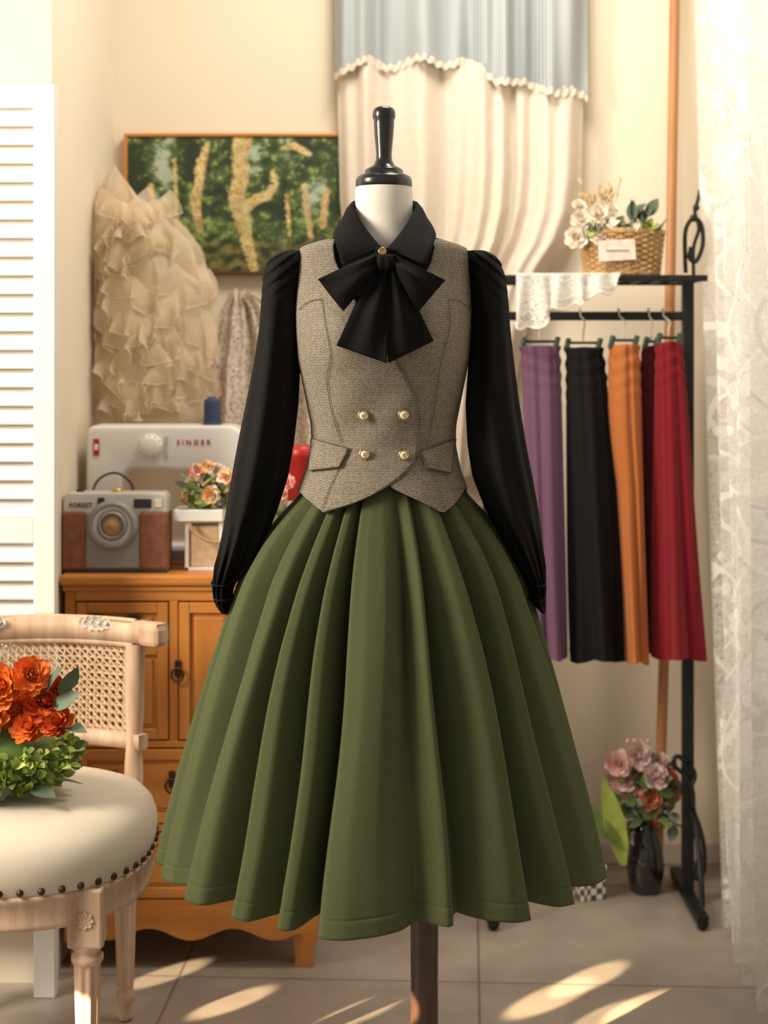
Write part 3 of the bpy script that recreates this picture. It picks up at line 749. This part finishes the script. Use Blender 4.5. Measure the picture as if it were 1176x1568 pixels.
for i in range(mrows):
    t=i/(mrows-1); py=448+ (700-448)*t
    a_=np.interp(py,[448,480,560,650,700],[352,335,318,318,322]); b_=np.interp(py,[448,470,520,600,700],[385,420,455,480,484])
    row=[]
    for j in range(nn):
        s_=j/(nn-1); px=a_+(b_-a_)*s_
        y=dl+.025*math.sin(s_*16+2*t)*(.4+t)+.012*math.sin(s_*41+t*5)
        row.append(Vector((xof(px,dl),y,zof(py,dl)-.01*math.sin(s_*16)))); uv.append((s_*.5,t*.6))
    rows.append(row)
mb.grid(rows,'lace2',uvs=uv)
rows2=[[p+Vector((0,.025,0)) for p in r] for r in rows]; mb.grid(rows2,'cane')
mb.build('crochet_lace_dress')

# ================= PAINTING =================
dp=3.93
me=bpy.data.meshes.new('framed_forest_painting'); x0,x1=xof(196,dp),xof(566,dp); z0,z1=zof(416,dp),zof(210,dp)
nx,nz=420,240; vs=[];cols=[]
trunks=[([(374,205),(368,240),(370,270),(362,300),(372,340),(378,365),(388,410)],[14,12,12,12,12,9,7]),([(372,322),(392,306),(410,300),(422,282),(418,262)],[8,8,7,5,3]),([(318,222),(308,256),(304,285),(300,310),(306,352)],[4,8,7,8,5]),([(466,285),(470,320),(476,362)],[4.5,5,4]),([(232,285),(237,320),(233,352)],[4,5,3]),([(500,292),(494,345)],[5,6]),([(430,228),(450,224),(474,236)],[2,6,4]),([(268,245),(272,350)],[2.5,3]),([(440,300),(444,360)],[2.5,3]),([(540,210),(545,400)],[7,9])]
def tdist(px,py):
    best=9
    for pts,ws in trunks:
        for i in range(len(pts)-1):
            (ax,ay),(bx,by)=pts[i],pts[i+1]; dx,dy=bx-ax,by-ay; t=max(0,min(1,((px-ax)*dx+(py-ay)*dy)/(dx*dx+dy*dy)))
            q=math.hypot(px-ax-dx*t,py-ay-dy*t)/(ws[i]*(1-t)+ws[i+1]*t); best=min(best,q)
    return best
def mixc(a,b,t): t=max(0,min(1,t)); return [a[k]*(1-t)+b[k]*t for k in range(3)]
for j in range(nz):
    for i in range(nx):
        u,v=i/(nx-1),j/(nz-1); px=196+370*u; py=210+206*v
        vs.append((x0+(x1-x0)*u,dp-.008,z1+(z0-z1)*v))
        n1=noise.noise(Vector((px*.022,py*.03,1))); n2=noise.noise(Vector((px*.07,py*.09,5))); n3=noise.noise(Vector((px*.18,py*.24,9))); n4=noise.noise(Vector((px*.45,py*.5,12)))
        c=mixc((.014,.032,.011),(.085,.14,.035),.45+n1*1.1+n2*.8+n4*.5)
        c=mixc(c,(.27,.34,.09),(n2*1.2+n3*1.2+n4*.9+n1*.8-.36)*1.8)
        if py<345: c=mixc(c,(.42,.50,.38),(n1*1.4+n2*.5+n3*.4+n4*.4-.34)*2.0*min(1,(345-py)/50))
        gl=365+6*n1*4
        if py>gl: c=mixc(c,mixc((.02,.035,.01),(.20,.18,.05),.4+n2*1.3+n4),(py-gl)/14)
        td=tdist(px+n3*4+n4*1.5,py)
        if td<1.2:
            side=.55+n2*.7+n3*.8+n4*.7
            tc_=mixc((.34,.21,.06),(.88,.68,.33),side)
            leafy=(n1*.6+n2*.5+n3*.9+n4*.9-.30)*4
            f_=max((td-.8)/.4,leafy if leafy>0 else 0)
            c=mixc(tc_,c,f_)
        cols.append((*c,1))
fs=[(j*nx+i,(j+1)*nx+i,(j+1)*nx+i+1,j*nx+i+1) for j in range(nz-1) for i in range(nx-1)]
me.from_pydata(vs,[],fs); ca=me.color_attributes.new('Col','FLOAT_COLOR','POINT'); ca.data.foreach_set('color',np.array(cols,dtype=np.float32).ravel()); me.materials.append(M['paint'])
pe=empty('framed_forest_painting'); o=bpy.data.objects.new('canvas',me); bpy.context.scene.collection.objects.link(o); o.parent=pe
mb=MB(); w=.008
mb.bb(x0-w,x1+w,dp-.014,BW-.001,z1,z1+w,'cabx',.002); mb.bb(x0-w,x1+w,dp-.014,BW-.001,z0-w,z0,'cabdark',.002)
mb.bb(x0-w,x0,dp-.014,BW-.001,z0,z1,'cab',.002); mb.bb(x1,x1+w,dp-.014,BW-.001,z0,z1,'cab',.002); mb.bb(x0,x1,dp-.005,BW-.001,z0,z1,'cabdark',0)
mb.build('frame',pe)

# ================= WINDOW CURTAIN (back) =================
cur=empty('two_tone_curtain'); dc=3.872
def foldy(s_,t,seed): return .022*math.sin(s_*27+seed+1.5*math.sin(s_*5+t*1.2))+.011*math.sin(s_*61+seed*2+2*math.sin(s_*9))
mb=MB(); rows=[];uv=[]
nx,nz=240,40
for i in range(nz):
    t=i/(nz-1); row=[]
    for j in range(nx):
        s_=j/(nx-1); px=512+(900-512)*s_
        bot=np.interp(px,[512,560,700,760,900],[110,100,95,122,150])+5*math.sin(s_*30+1)
        zt=2.35; zb_=zof(bot,dc); z=zt+(zb_-zt)*t
        row.append(Vector((xof(px,dc),dc-.012+foldy(s_,t,1)*(.9+.3*t),z))); uv.append((s_*1.6,t))
    rows.append(row)
mb.grid(rows,'ticking',uvs=uv); mb.build('blue_valance',cur)
mb=MB(); rows=[]; nz=90
for i in range(nz):
    t=i/(nz-1); row=[]
    for j in range(nx):
        s_=j/(nx-1)
        px_top=516+(895-516)*s_
        topz=zof(np.interp(px_top,[512,560,700,760,900],[106,96,91,118,146])+5*math.sin(s_*30+1)-4,dc)
        py=100+(740-100)*t
        re=np.interp(py,[100,250,310,360,400,440,500,560,740],[895,893,886,868,842,822,808,796,770]); le=np.interp(py,[100,300,740],[516,520,560])
        px=le+(re-le)*s_
        z=topz+(zof(740+20*math.sin(s_*5),dc)-topz)*t
        ruf=.006*math.sin(s_*170)*math.exp(-t*40)
        row.append(Vector((xof(px,dc),dc+foldy(s_,t,1)*(.9+.3*t)+ruf,z)))
    rows.append(row)
mb.grid(rows,'drape'); 
rows=[]
for i in range(4):
    t=i/3; row=[]
    for j in range(500):
        s_=j/499; px=512+388*s_; b_=np.interp(px,[512,560,700,760,900],[110,100,95,122,150])+5*math.sin(s_*30+1)
        row.append(Vector((xof(px,dc),dc-.017+foldy(s_,1,1)*1.1+.004*math.sin(s_*190+t),zof(b_-4+10*t+1.5*math.sin(s_*190),dc))))
    rows.append(row)
mb.grid(rows,'drape')
mb.build('ivory_drape',cur)
mb=MB(); mb.tube([(-.3,dc,2.36),(.7,dc,2.36)],.012,'iron',12); 
for x in (-.28,.68): mb.tube([(x,dc,2.36),(x,BW,2.36)],.006,'iron',8)
mb.build('rod',cur)

# ================= LACE CURTAIN (right) =================
mb=MB(); rows=[];uv=[]; nx,nz=420,60
for i in range(nz):
    t=i/(nz-1); z=2.45+(.025-2.45)*t; row=[]
    for j in range(nx):
        s_=j/(nx-1)
        ytop=3.90-1.45*s_; 
        y=ytop-(.5*(1-s_)**2)*(max(0,t-.05))**1.2*.85
        x=.765-.03*s_+.045*math.sin(s_*52+.6*math.sin(t*3))+.016*math.sin(s_*117+2*t)
        if y>3.42: x=max(x,.722)
        row.append(Vector((min(x,.86),y+.02*math.cos(s_*52),z))); uv.append((s_*1.9,t*2.4))
    rows.append(row)
mb.grid(rows,'lace',uvs=uv); mb.tube([(.76,2.4,2.46),(.76,3.94,2.46)],.012,'iron',12)
mb.build('lace_curtain')
mb=MB(); mb.tube([(xof(1012,3.86)-.02,3.80,0),(xof(1014,3.86),3.84,.5),(xof(1026,3.9),3.89,1.5),(xof(1036,3.92),3.92,2.4)],.0125,'pole',14)
mb.build('wooden_pole')

# ================= GARMENT RACK =================
mb=MB(); dr=3.66; xr_=xof(1053,dr); xl_=xof(748,dr); zt=zof(430,dr); zbar=zof(484,dr)
for x in (xl_,xr_):
    mb.bb(x-.0125,x+.0125,dr-.0125,dr+.0125,.02,zt,'iron',.002)
    mb.bb(x-.0125,x+.0125,dr-.18,dr+.16,.012,.034,'iron',.003)
    for yy in (dr-.17,dr+.15): mb.ball((x,yy,.012),.012,'iron',10)
    mb.tube(catmull([(x,dr-.01,.22),(x,dr-.09,.20),(x,dr-.15,.12),(x,dr-.17,.05)],16),.006,'iron',8)
q=lambda px,py,d=dr: tuple(S(px,py,d))
y_=dr-.016
mb.tube(catmull([q(1050,418,y_),q(1049,390,y_),q(1050,352,y_),q(1062,334,y_),q(1074,345,y_),q(1076,375,y_),q(1066,400,y_),q(1056,395,y_),q(1058,378,y_)],50),.005,'iron',8)
mb.tube(catmull([q(1062,425,y_),q(1062,380,y_),q(1070,350,y_),q(1064,325,y_),q(1069,305,y_),q(1070,290,y_)],40),[.0042]*32+[.0042-.0004*i for i in range(8)],'iron',8)
mb.ball(q(1062,334,y_),.009,'iron',10); mb.ball(q(1066,318,y_),.008,'iron',10)
mb.tube(catmull([q(1050,1165,y_),q(1036,1158,y_),q(1032,1172,y_),q(1046,1185,y_),q(1060,1210,y_),q(1062,1240,y_),q(1072,1270,y_),q(1078,1300,y_),q(1077,1335,y_),q(1066,1345,y_),q(1064,1325,y_),q(1072,1318,y_)],60),.0055,'iron',8)
mb.tube(catmull([q(1056,1170,y_),q(1064,1185,y_),q(1060,1200,y_),q(1052,1196,y_)],20),.005,'iron',8)
mb.bb(xl_,xr_,dr-.010,dr+.010,zbar-.010,zbar+.010,'iron',.003)
XE=.712
mb.bb(xl_-.02,XE,dr-.115,dr-.10,zt-.006,zt+.008,'iron',.002); mb.bb(xl_-.02,XE,dr+.10,dr+.115,zt-.006,zt+.008,'iron',.002)
for i in range(12):
    x=xl_-.015+(XE-xl_+.01)*i/11; mb.bb(x-.004,x+.004,dr-.11,dr+.11,zt-.004,zt+.006,'iron',.001)
mb.build('garment_rack')
SH=zt+.008
def hung(name,mat,top,bot,ytop,ybot,dc_,nf,seed,gather=False,mid=0,dpm=1):
    mb=MB(); rows=[]; n=140; nz=90
    for i in range(nz):
        t=i/(nz-1); py=ytop+(ybot-ytop)*t; row=[]
        l=top[0]+(bot[0]-top[0])*t**.8-mid*math.sin(math.pi*min(t*2.2,1)); r_=top[1]+(bot[1]-top[1])*t**.8
        xc=xof((l+r_)/2,dc_); hw=(r_-l)/2*dc_/F; dep=(.028+.035*t)*dpm
        for k_ in range(n):
            th=2*math.pi*k_/n
            m=1+(.06+.15*t)*math.sin(nf*th+seed+.8*math.sin(3*t))+.06*math.sin((nf+4)*th+seed+t)+.03*math.sin((nf+9)*th-seed)
            if gather and t<.2: m+=.07*math.sin(t*130+1.6*math.sin(th*2+seed))*(1-t*4.5)
            row.append(Vector((xc+hw*m*math.cos(th)*.92,dc_+dep*m*math.sin(th),zof(py,dc_)+.004*math.sin(th*3)*(.3+t))))
        rows.append(row)
    mb.grid(rows,mat,True); mb.add(rows[0],[tuple(range(n))],mat)
    xa,xb=xof(top[0]+2,dc_),xof(top[1]-2,dc_); zc=zof(ytop-7,dc_)
    mb.tube([(xa,dc_,zc),(xb,dc_,zc)],.003,'iron',8)
    for x in (xa+.004,xb-.004): mb.box((x,dc_,zc-.004),(.011,.02,.03),'clip',.003,Matrix.Rotation(.25,4,'Y'))
    xm=(xa+xb)/2
    mb.tube(catmull([(xm,dc_,zc),(xm,dc_,zc+.02),(xm+.006,dc_+.02,zbar-.014),(xm,dr-.016,zbar),(xm,dr-.012,zbar+.0145),(xm,dr,zbar+.016),(xm,dr+.016,zbar+.004)],24),.002,'silver',6)
    mb.build(name)
hung('hanging_skirt_purple','purple',(796,857),(812,866),530,1005,3.59,5,1,True)
hung('hanging_skirt_black','hblack',(864,922),(872,958),532,1007,3.60,5,2,True)
hung('hanging_skirt_rust','orange',(932,978),(954,990),528,1010,3.58,4,3,True,mid=6)
hung('hanging_skirt_burgundy','dred',(984,1010),(988,1022),530,995,3.62,3,5,True,mid=8,dpm=.5)
hung('hanging_skirt_crimson','red',(1004,1044),(1002,1076),524,1004,3.58,5,4,True)
# doily
mb=MB(); rows=[];uv=[]
xa,xb=xof(790,dr-.12),xof(950,dr-.12); yF=dr-.118
for i in range(34):
    t=i/33; row=[]
    for j in range(200):
        s_=j/199; x=xa+(xb-xa)*s_
        drop=np.interp(s_,[0,.12,.24,.35,.6,.85,1],[.110,.118,.105,.078,.058,.036,.014])+.011*abs(math.sin(s_*24))
        if t<.3: u=t/.3; p=Vector((x,dr+.05-(dr+.05-yF)*u,SH+.002))
        else:
            u=(t-.3)/.7; p=Vector((x-.012*u*math.sin(s_*20),yF-.006-.013*math.sin(s_*34)*u**.6-.006*math.sin(u*2),SH+.004-drop*u))
        row.append(p); uv.append((s_*.8,t*.6))
    rows.append(row)
mb.grid(rows,'doily',uvs=uv); mb.tube(rows[-1],.0022,'hem',5); mb.tube(rows[-7],.0012,'hem',5); mb.build('lace_doily')
# basket
db=3.62; mb=MB(); bc=Vector((xof(952,db),db,SH+.0045)); BX,BY=.088,.055; BH=.095
nst=30
for i in range(nst):
    a=2*math.pi*i/nst
    mb.tube([bc+Vector((BX*(.93+.12*t)*math.cos(a),BY*(.93+.12*t)*math.sin(a),BH*t)) for t in (0,.5,1)],.0028,'wicker',6)
for r_ in range(15):
    t=(r_+.5)/15; n=120
    mb.tube([bc+Vector(((BX*(.93+.12*t)+.0035*math.cos(nst/2*a+math.pi*r_))*math.cos(a),(BY*(.93+.12*t)+.0035*math.cos(nst/2*a+math.pi*r_))*math.sin(a),BH*t)) for a in [2*math.pi*i/n for i in range(n)]],.0032,'wicker',6,True)
for t in (0.02,1): 
    for sgn in (-1,1):
        mb.tube([bc+Vector(((BX*(.94+.12*t))*math.cos(a),(BY*(.94+.12*t))*math.sin(a),BH*t+.003*math.sin(20*a)*sgn)) for a in [2*math.pi*i/90 for i in range(90)]],.004,'wicker',6,True)
mb.box(bc+Vector((-.02,-BY*.99-.012,.05)),(.082,.002,.046),'carve',.001,Matrix.Rotation(-.06,4,'Y'))
mb.tube([bc+Vector((-.02+x,-BY-.014,.05)) for x in (-.025,-.01,.01,.026)],.0012,'leather',4)
for i in range(150):
    x=rr(-.09,.08); leaf(mb,bc+Vector((x,rr(-.05,.04),BH*rr(.85,1.15))),(rr(-1,1),rr(-1,.3),rr(-.1,1)),rr(.02,.035),rr(.006,.010),random.choice(['leafd','leafl','fw']))
for x,y,m,r in ((890,338,'fw',.028),(915,328,'fw',.026),(882,364,'fw',.028),(905,355,'fy',.022),(935,335,'fw',.022),(952,345,'fw',.02),(918,362,'fw',.024),(886,316,'fw',.020),(938,318,'fw',.018),(930,358,'fw',.02)):
    p=S(x,y,db-.035); blossom(mb,(p.x,p.y+rr(-.01,.02),p.z),(rr(-.4,.4),-1,rr(.2,.8)),r,[m,'fw'],4,5)
for i in range(9): p=S(rr(965,1003),rr(330,355),db-.02); leaf(mb,p,(rr(-.5,.8),rr(-.4,.2),1),.045,.014,'leafd')
for i in range(16):
    p=S(rr(895,950),340,db); e=p+Vector((rr(-.03,.03),rr(-.02,.02),rr(.05,.095))); mb.tube([p,p.lerp(e,.5)+Vector((.003,0,0)),e],.001,'grass',4)
    for k_ in range(6): leaf(mb,p.lerp(e,.6+.4*k_/5),(rr(-.6,.6),rr(-.5,.5),1),.014,.0025,'grass')
mb.build('flower_basket')
# floor vase
dv=3.74; mb=MB(); vc=(xof(988,dv),dv,0)
mb.lathe([(.03,0),(.034,.004),(.042,.04),(.044,.07),(.036,.115),(.026,.14),(.03,.16),(.027,.16),(.02,.14)],vc,'glass',36)
for i in range(110):
    a=rr(0,6.28); leaf(mb,(vc[0]+rr(-.07,.075),dv+rr(-.05,.04),rr(.14,.30)),(math.cos(a),rr(-1,.3),rr(-.5,.8)),rr(.025,.05),rr(.008,.014),random.choice(['leafg','leafd']))
for x,y,m,r in ((945,1165,'fp',.034),(975,1155,'fmv',.036),(1000,1185,'fmv',.036),(955,1195,'fp',.036),(1022,1195,'fc',.032),(980,1200,'fp',.032),(995,1222,'fc',.032),(965,1220,'fmv',.028),(1030,1218,'fc',.024),(1000,1242,'fp',.024),(940,1188,'fmv',.028),(1012,1168,'fmv',.024),(1005,1258,'fr',.014)):
    p=S(x,y,dv-.03); blossom(mb,(p.x,p.y+rr(-.03,.02),p.z),(rr(-.5,.5),-1,rr(.1,.8)),r,[m,'fmv' if m!='fc' else 'fc'],5,6)
leaf(mb,S(955,1325,dv-.06),(-.22,-.05,1),.20,.026,'leafl',up=(.2,-1,0),bend=.1); leaf(mb,S(950,1300,dv-.07),(-.6,-.1,.8),.17,.015,'leafg',up=(.2,-1,0),bend=.3)
for i in range(8): mb.tube([Vector(vc)+Vector((0,0,.12)),S(rr(940,1030),rr(1170,1230),dv)],.0015,'leafg',4)
for i in range(5): p=S(rr(955,1000),1135,dv); mb.tube([Vector(vc)+Vector((0,0,.2)),p],.001,'leafg',4); mb.ball(p,.006,'fp',8)
mb.build('pink_flower_vase')
mb=MB(); dg=3.70; c=S(902,1335,dg)
mb.box((c.x,dg,.034),(.062,.05,.068),'ging',.003,Matrix.Rotation(.3,4,'Z')); mb.box((c.x,dg,.073),(.066,.054,.012),'white',.003,Matrix.Rotation(.3,4,'Z')); mb.build('gingham_gift_box')

# ================= LOUVERED SCREEN =================
scr=empty('louvered_folding_screen')
def spanel(name,p0,p1,H):
    mb=MB(); p0=Vector(p0);p1=Vector(p1); L_=(p1-p0).length; ang_=math.atan2((p1-p0).y,(p1-p0).x); rt=Matrix.Rotation(ang_,4,'Z')
    def lb(x0,x1,z0,z1,th,tilt=0,mat='white',yo=0):
        c=rt@Vector(((x0+x1)/2,yo,(z0+z1)/2)); r=rt@Matrix.Rotation(tilt,4,'X') if tilt else rt
        mb.box(Vector((p0.x,p0.y,0))+c,(x1-x0,th,z1-z0),mat,.002,r,1)
    sw=.042
    lb(0,sw,0,H,.028); lb(L_-sw,L_,0,H,.028)
    for z0,z1 in ((H-.045,H),(.88,.93),(.13,.19)): lb(sw,L_-sw,z0,z1,.024)
    for a_,b_ in ((.19,.88),(.93,H-.045)):
        n=int((b_-a_)/.036)
        for i in range(n):
            z=a_+(i+.5)*(b_-a_)/n; lb(sw-.002,L_-sw+.002,z-.021,z+.021,.005,-.55)
    mb.build(name,scr)
spanel('panel_1',(-1.03,3.145),(-.636,3.135),1.77)
spanel('panel_2',(-1.43,3.165),(-1.035,3.147),1.77)

# ================= CHAIR =================
chair=empty('cane_back_chair'); cxx,cyy=-.650,2.785; HA,HB=.250,.258
def supel(a,ra,rb,e=2.5):
    c_,s_=math.cos(a),math.sin(a); return Vector((ra*math.copysign(abs(c_)**(2/e),c_),rb*math.copysign(abs(s_)**(2/e),s_),0))
mb=MB(); rows=[]
for s_,z in ((.985,.392),(1.0,.400),(1.012,.418),(1.008,.438),(.98,.458),(.92,.474),(.8,.486),(.6,.494),(.35,.498),(.01,.500)):
    rows.append([Vector((cxx,cyy,z))+supel(2*math.pi*k_/96,HA*s_,HB*s_) for k_ in range(96)])
mb.grid(rows,'linen',True); mb.add(rows[0],[tuple(range(96))],'linen'); mb.build('seat_cushion',chair)
mb=MB()
P_=[supel(2*math.pi*k_/720,HA*1.003,HB*1.003) for k_ in range(720)]
acc=0;last=P_[0]
for p in P_:
    acc+=(p-last).length; last=p
    if acc>.031: acc=0; mb.ball(Vector((cxx,cyy,.401))+p,.0062,'bronze',8)
mb.build('nailheads',chair)
mb=MB(); rows=[]
for s_,z in ((.97,.395),(1.0,.392),(1.005,.386),(.985,.380),(.985,.350),(.992,.345),(.985,.338),(.93,.338),(.93,.392)):
    rows.append([Vector((cxx,cyy,z))+supel(2*math.pi*k_/96,HA*s_,HB*s_) for k_ in range(96)])
mb.grid(rows,'chair',True); mb.build('seat_rail',chair)
mb=MB()
legp=[(.006,0),(.013,.004),(.015,.012),(.011,.022),(.0125,.03),(.017,.038),(.0185,.05),(.014,.062),(.016,.07)]
flp=[(.016,.07),(.018,.12),(.0205,.2),(.022,.262),(.023,.268)]
topp=[(.023,.268),(.026,.272),(.026,.280),(.021,.284),(.021,.289),(.027,.294),(.027,.300)]
for x,y in ((cxx+.172,2.60),(cxx-.172,2.60),(cxx+.166,3.02),(cxx-.166,3.02)):
    mb.lathe(legp,(x,y,0),'chair',32); mb.lathe(flp,(x,y,0),'chair',64,flute=.16,cap=False); mb.lathe(topp,(x,y,0),'chair',32)
    mb.box((x,y,.345),(.056,.056,.094),'chair',.004); 
    for k_ in range(8):
        a=k_*math.pi/4; petal(mb,Vector((x,y-.028,.345)),Vector((math.cos(a),0,math.sin(a))),Vector((0,-1,0)),.015,.005,'chair',.2)
mb.build('legs',chair)
def bpt(u,z): return Vector((cxx+.182*u,3.075-.055*u*u+(z-.5)*.10,z))
mb=MB()
zl,zu=.535,.705
for u in (-1,1):
    mb.tube([bpt(u,z)+Vector((0,-.012 if z<.45 else 0,0)) for z in np.linspace(.36,.70,12)],[.016,.016,.017,.018,.017,.015,.016,.018,.018,.018,.018,.018],'chair',12)
def rail(u0,u1,zc,hh,th,bump=None,n=48,mat='chair'):
    rows=[]
    for i in range(n):
        u=u0+(u1-u0)*i/(n-1); p=bpt(u,zc); h2=hh+(bump(u) if bump else 0)
        t=Vector((.18,-.11*u,0)).normalized(); nr=Vector((t.y,-t.x,0))
        sec_=[(-th,-hh),(-th*1.2,-hh*.5),(-th*1.2,h2*.5),(-th,h2),(th,h2),(th,-hh)]
        rows.append([p+nr*a+Vector((0,0,b)) for a,b in sec_])
    mb.grid(rows,mat,True,True); mb.add(rows[0],[tuple(range(6))],mat,False); mb.add(rows[-1],[tuple(range(6))],mat,False)
rail(-1.30,1.30,.722,.017,.014,lambda u:.008*math.exp(-(u*2.2)**2)+(.006 if abs(u)>1.0 else 0))
rail(-1.1,1.1,zl-.012,.014,.012)
rail(-1.0,1.0,zu-.004,.006,.010)
mb.box(bpt(1.20,.722)+Vector((0,-.002,0)),(.05,.035,.042),'chair',.01,Matrix.Rotation(-.5,4,'Z'))
mb.box(bpt(-1.20,.722)+Vector((0,-.002,0)),(.05,.035,.042),'chair',.01,Matrix.Rotation(.5,4,'Z'))
mb.tube([bpt(u,.744) for u in np.linspace(-1.0,1.0,30)],.004,'chair',6)
for dx in (.44,.52,.60,.68,-.44,-.52,-.60,-.68):
    for k_ in range(6):
        a=k_*math.pi/3; petal(mb,bpt(dx,.737)+Vector((0,-.018,0)),Vector((math.cos(a),0,math.sin(a))),Vector((0,-1,0)),.015 if abs(abs(dx)-.56)<.06 else .010,.006,'carve',.4)
    mb.ball(bpt(dx,.737)+Vector((0,-.022,0)),.0035,'carve',8)
mb.build('back_frame',chair)
mb=MB()
def strip(pts,w,off):
    rows=[[],[]]
    for i,(u,z) in enumerate(pts):
        p=bpt(u,z); p2=pts[min(i+1,len(pts)-1)]; p1=pts[max(i-1,0)]
        t=(bpt(*p2)-bpt(*p1)).normalized(); s_=t.cross(Vector((0,1,0))).normalized()
        rows[0].append(p+s_*w+Vector((0,off,0))); rows[1].append(p-s_*w+Vector((0,off,0)))
    mb.grid(rows,'cane')
H_=zu-zl; wU=.96
for i in range(24):
    u=-wU+2*wU*i/23; strip([(u,zl),(u,(zl+zu)/2),(u,zu)],.0019,0); 
for i in range(12): z=zl+H_*(i+.5)/12; strip([(u,z) for u in np.linspace(-wU,wU,24)],.0019,.001)
for sg in (-1,1):
    for i in range(-12,36):
        u0=-wU+2*wU*i/24; pts=[]
        for k_ in range(9):
            z=zl+H_*k_/8; u=u0+sg*(H_/.182)*(k_/8)
            if -wU<=u<=wU: pts.append((u,z))
        if len(pts)>1: strip(pts,.0015,.002*sg)
mb.build('cane_panel',chair)
# ================= BOUQUET ON CHAIR =================
mb=MB(); C0=Vector((-.665,2.74,.575))
for i in range(1050):
    a=rr(0,6.28); b=rr(-1.2,.5); rad=rr(.7,1)
    p=C0+Vector((.150*rad*math.cos(a)*math.cos(b),.105*rad*math.sin(a)*math.cos(b),.062*rad*math.sin(b)-.01))
    p.z=max(p.z,.508)
    leaf(mb,p,(math.cos(a)+rr(-.6,.6),math.sin(a)*.6+rr(-.9,.3),rr(-.2,.9)),rr(.014,.024),rr(.006,.009),random.choice(['leafl','leafg','leafl','leafl']))
mb.ball(C0+Vector((0,0,-.005)),1,'leafg',20,(.112,.072,.060))
for x,y,m,r in ((5,1050,'fo',.042),(48,1035,'fo',.038),(68,1078,'fr',.044),(20,1095,'fo',.040),(-35,1060,'fr',.045),(90,1105,'fr',.032),(-20,1105,'fo',.04),(45,1115,'fo',.034),(-80,1080,'fo',.045),(-60,1120,'fr',.04),(82,1068,'fr',.03)):
    p=S(x,y,2.69); blossom(mb,(p.x,p.y+rr(-.01,.03),p.z),(rr(-.3,.5),-1,rr(.2,.9)),r,[m,m,'fo'],6,8,wd=.3)
for x,y,dx,dz in ((85,1060,.5,.9),(95,1085,.9,.6),(0,1010,-.2,1),(100,1110,1,-.1),(95,1195,1,.05),(60,1205,.4,-.05),(30,1210,-.6,-.05),(105,1060,.6,.7)):
    p=S(x-14,y,2.68); p.z=max(p.z,.52); leaf(mb,p,(dx,-.25,dz),.055,.016,'leafd',bend=.1)
mb.build('orange_flower_bouquet')

# ================= LIGHTS / WORLD / CAMERA =================
w=bpy.data.worlds.new('World'); bpy.context.scene.world=w; w.use_nodes=True
w.node_tree.nodes['Background'].inputs[0].default_value=(1,.89,.76,1); w.node_tree.nodes['Background'].inputs[1].default_value=.42
def light(name,typ,loc,tgt,energy,col,**kw):
    l=bpy.data.lights.new(name,typ); l.energy=energy; l.color=col
    for k_,v_ in kw.items(): setattr(l,k_,v_)
    o=bpy.data.objects.new(name,l); bpy.context.scene.collection.objects.link(o); o.location=loc
    o.rotation_euler=(Vector(tgt)-Vector(loc)).to_track_quat('-Z','Y').to_euler(); return o
light('window_light','AREA',(-2.1,1.80,1.90),(.0,2.7,.95),92,(1,.89,.72),shape='RECTANGLE',size=.7,size_y=1.2)
light('background_fill','AREA',(.15,3.0,2.62),(.25,3.75,.9),20,(1,.90,.75),shape='DISK',size=.6)  # unseen lamp added to brighten the back wall and lace
light('lace_backlight','AREA',(1.5,3.0,1.5),(.6,3.1,1.2),4,(1,.93,.84),shape='RECTANGLE',size=1.2,size_y=1.8)  # extra lamp added behind the lace curtain so the net glows
sun_dir=Vector((.68,.73,-.30)).normalized()
for (px,py,ang_,en) in ((842,1528,1.25,1),(900,1500,1.15,1),(975,1543,1.0,1),(925,1558,.6,.8),(355,1535,1.0,.9),(255,1492,1.0,.7),(545,1552,1.1,.8)):
    d=F*EYE/(py-HY); t=Vector(((px-CX)*d/F,d,0)); loc=t-sun_dir*4.2
    light('sunbeam','SPOT',loc,t,6200*en,(1,.76,.47),spot_size=math.radians(ang_),spot_blend=.6,shadow_soft_size=.004)
cam=bpy.data.cameras.new('Camera'); co=bpy.data.objects.new('Camera',cam); bpy.context.scene.collection.objects.link(co)
co.location=(0,0,EYE); co.rotation_euler=(math.pi/2,0,0)
cam.sensor_fit='VERTICAL'; cam.sensor_height=36; cam.lens=F/1568*36; cam.shift_y=-(784-HY)/1568
cam.dof.use_dof=True; cam.dof.focus_distance=2.5; cam.dof.aperture_fstop=3.8; cam.clip_start=.05
bpy.context.scene.camera=co
bpy.context.scene.view_settings.view_transform='Standard'
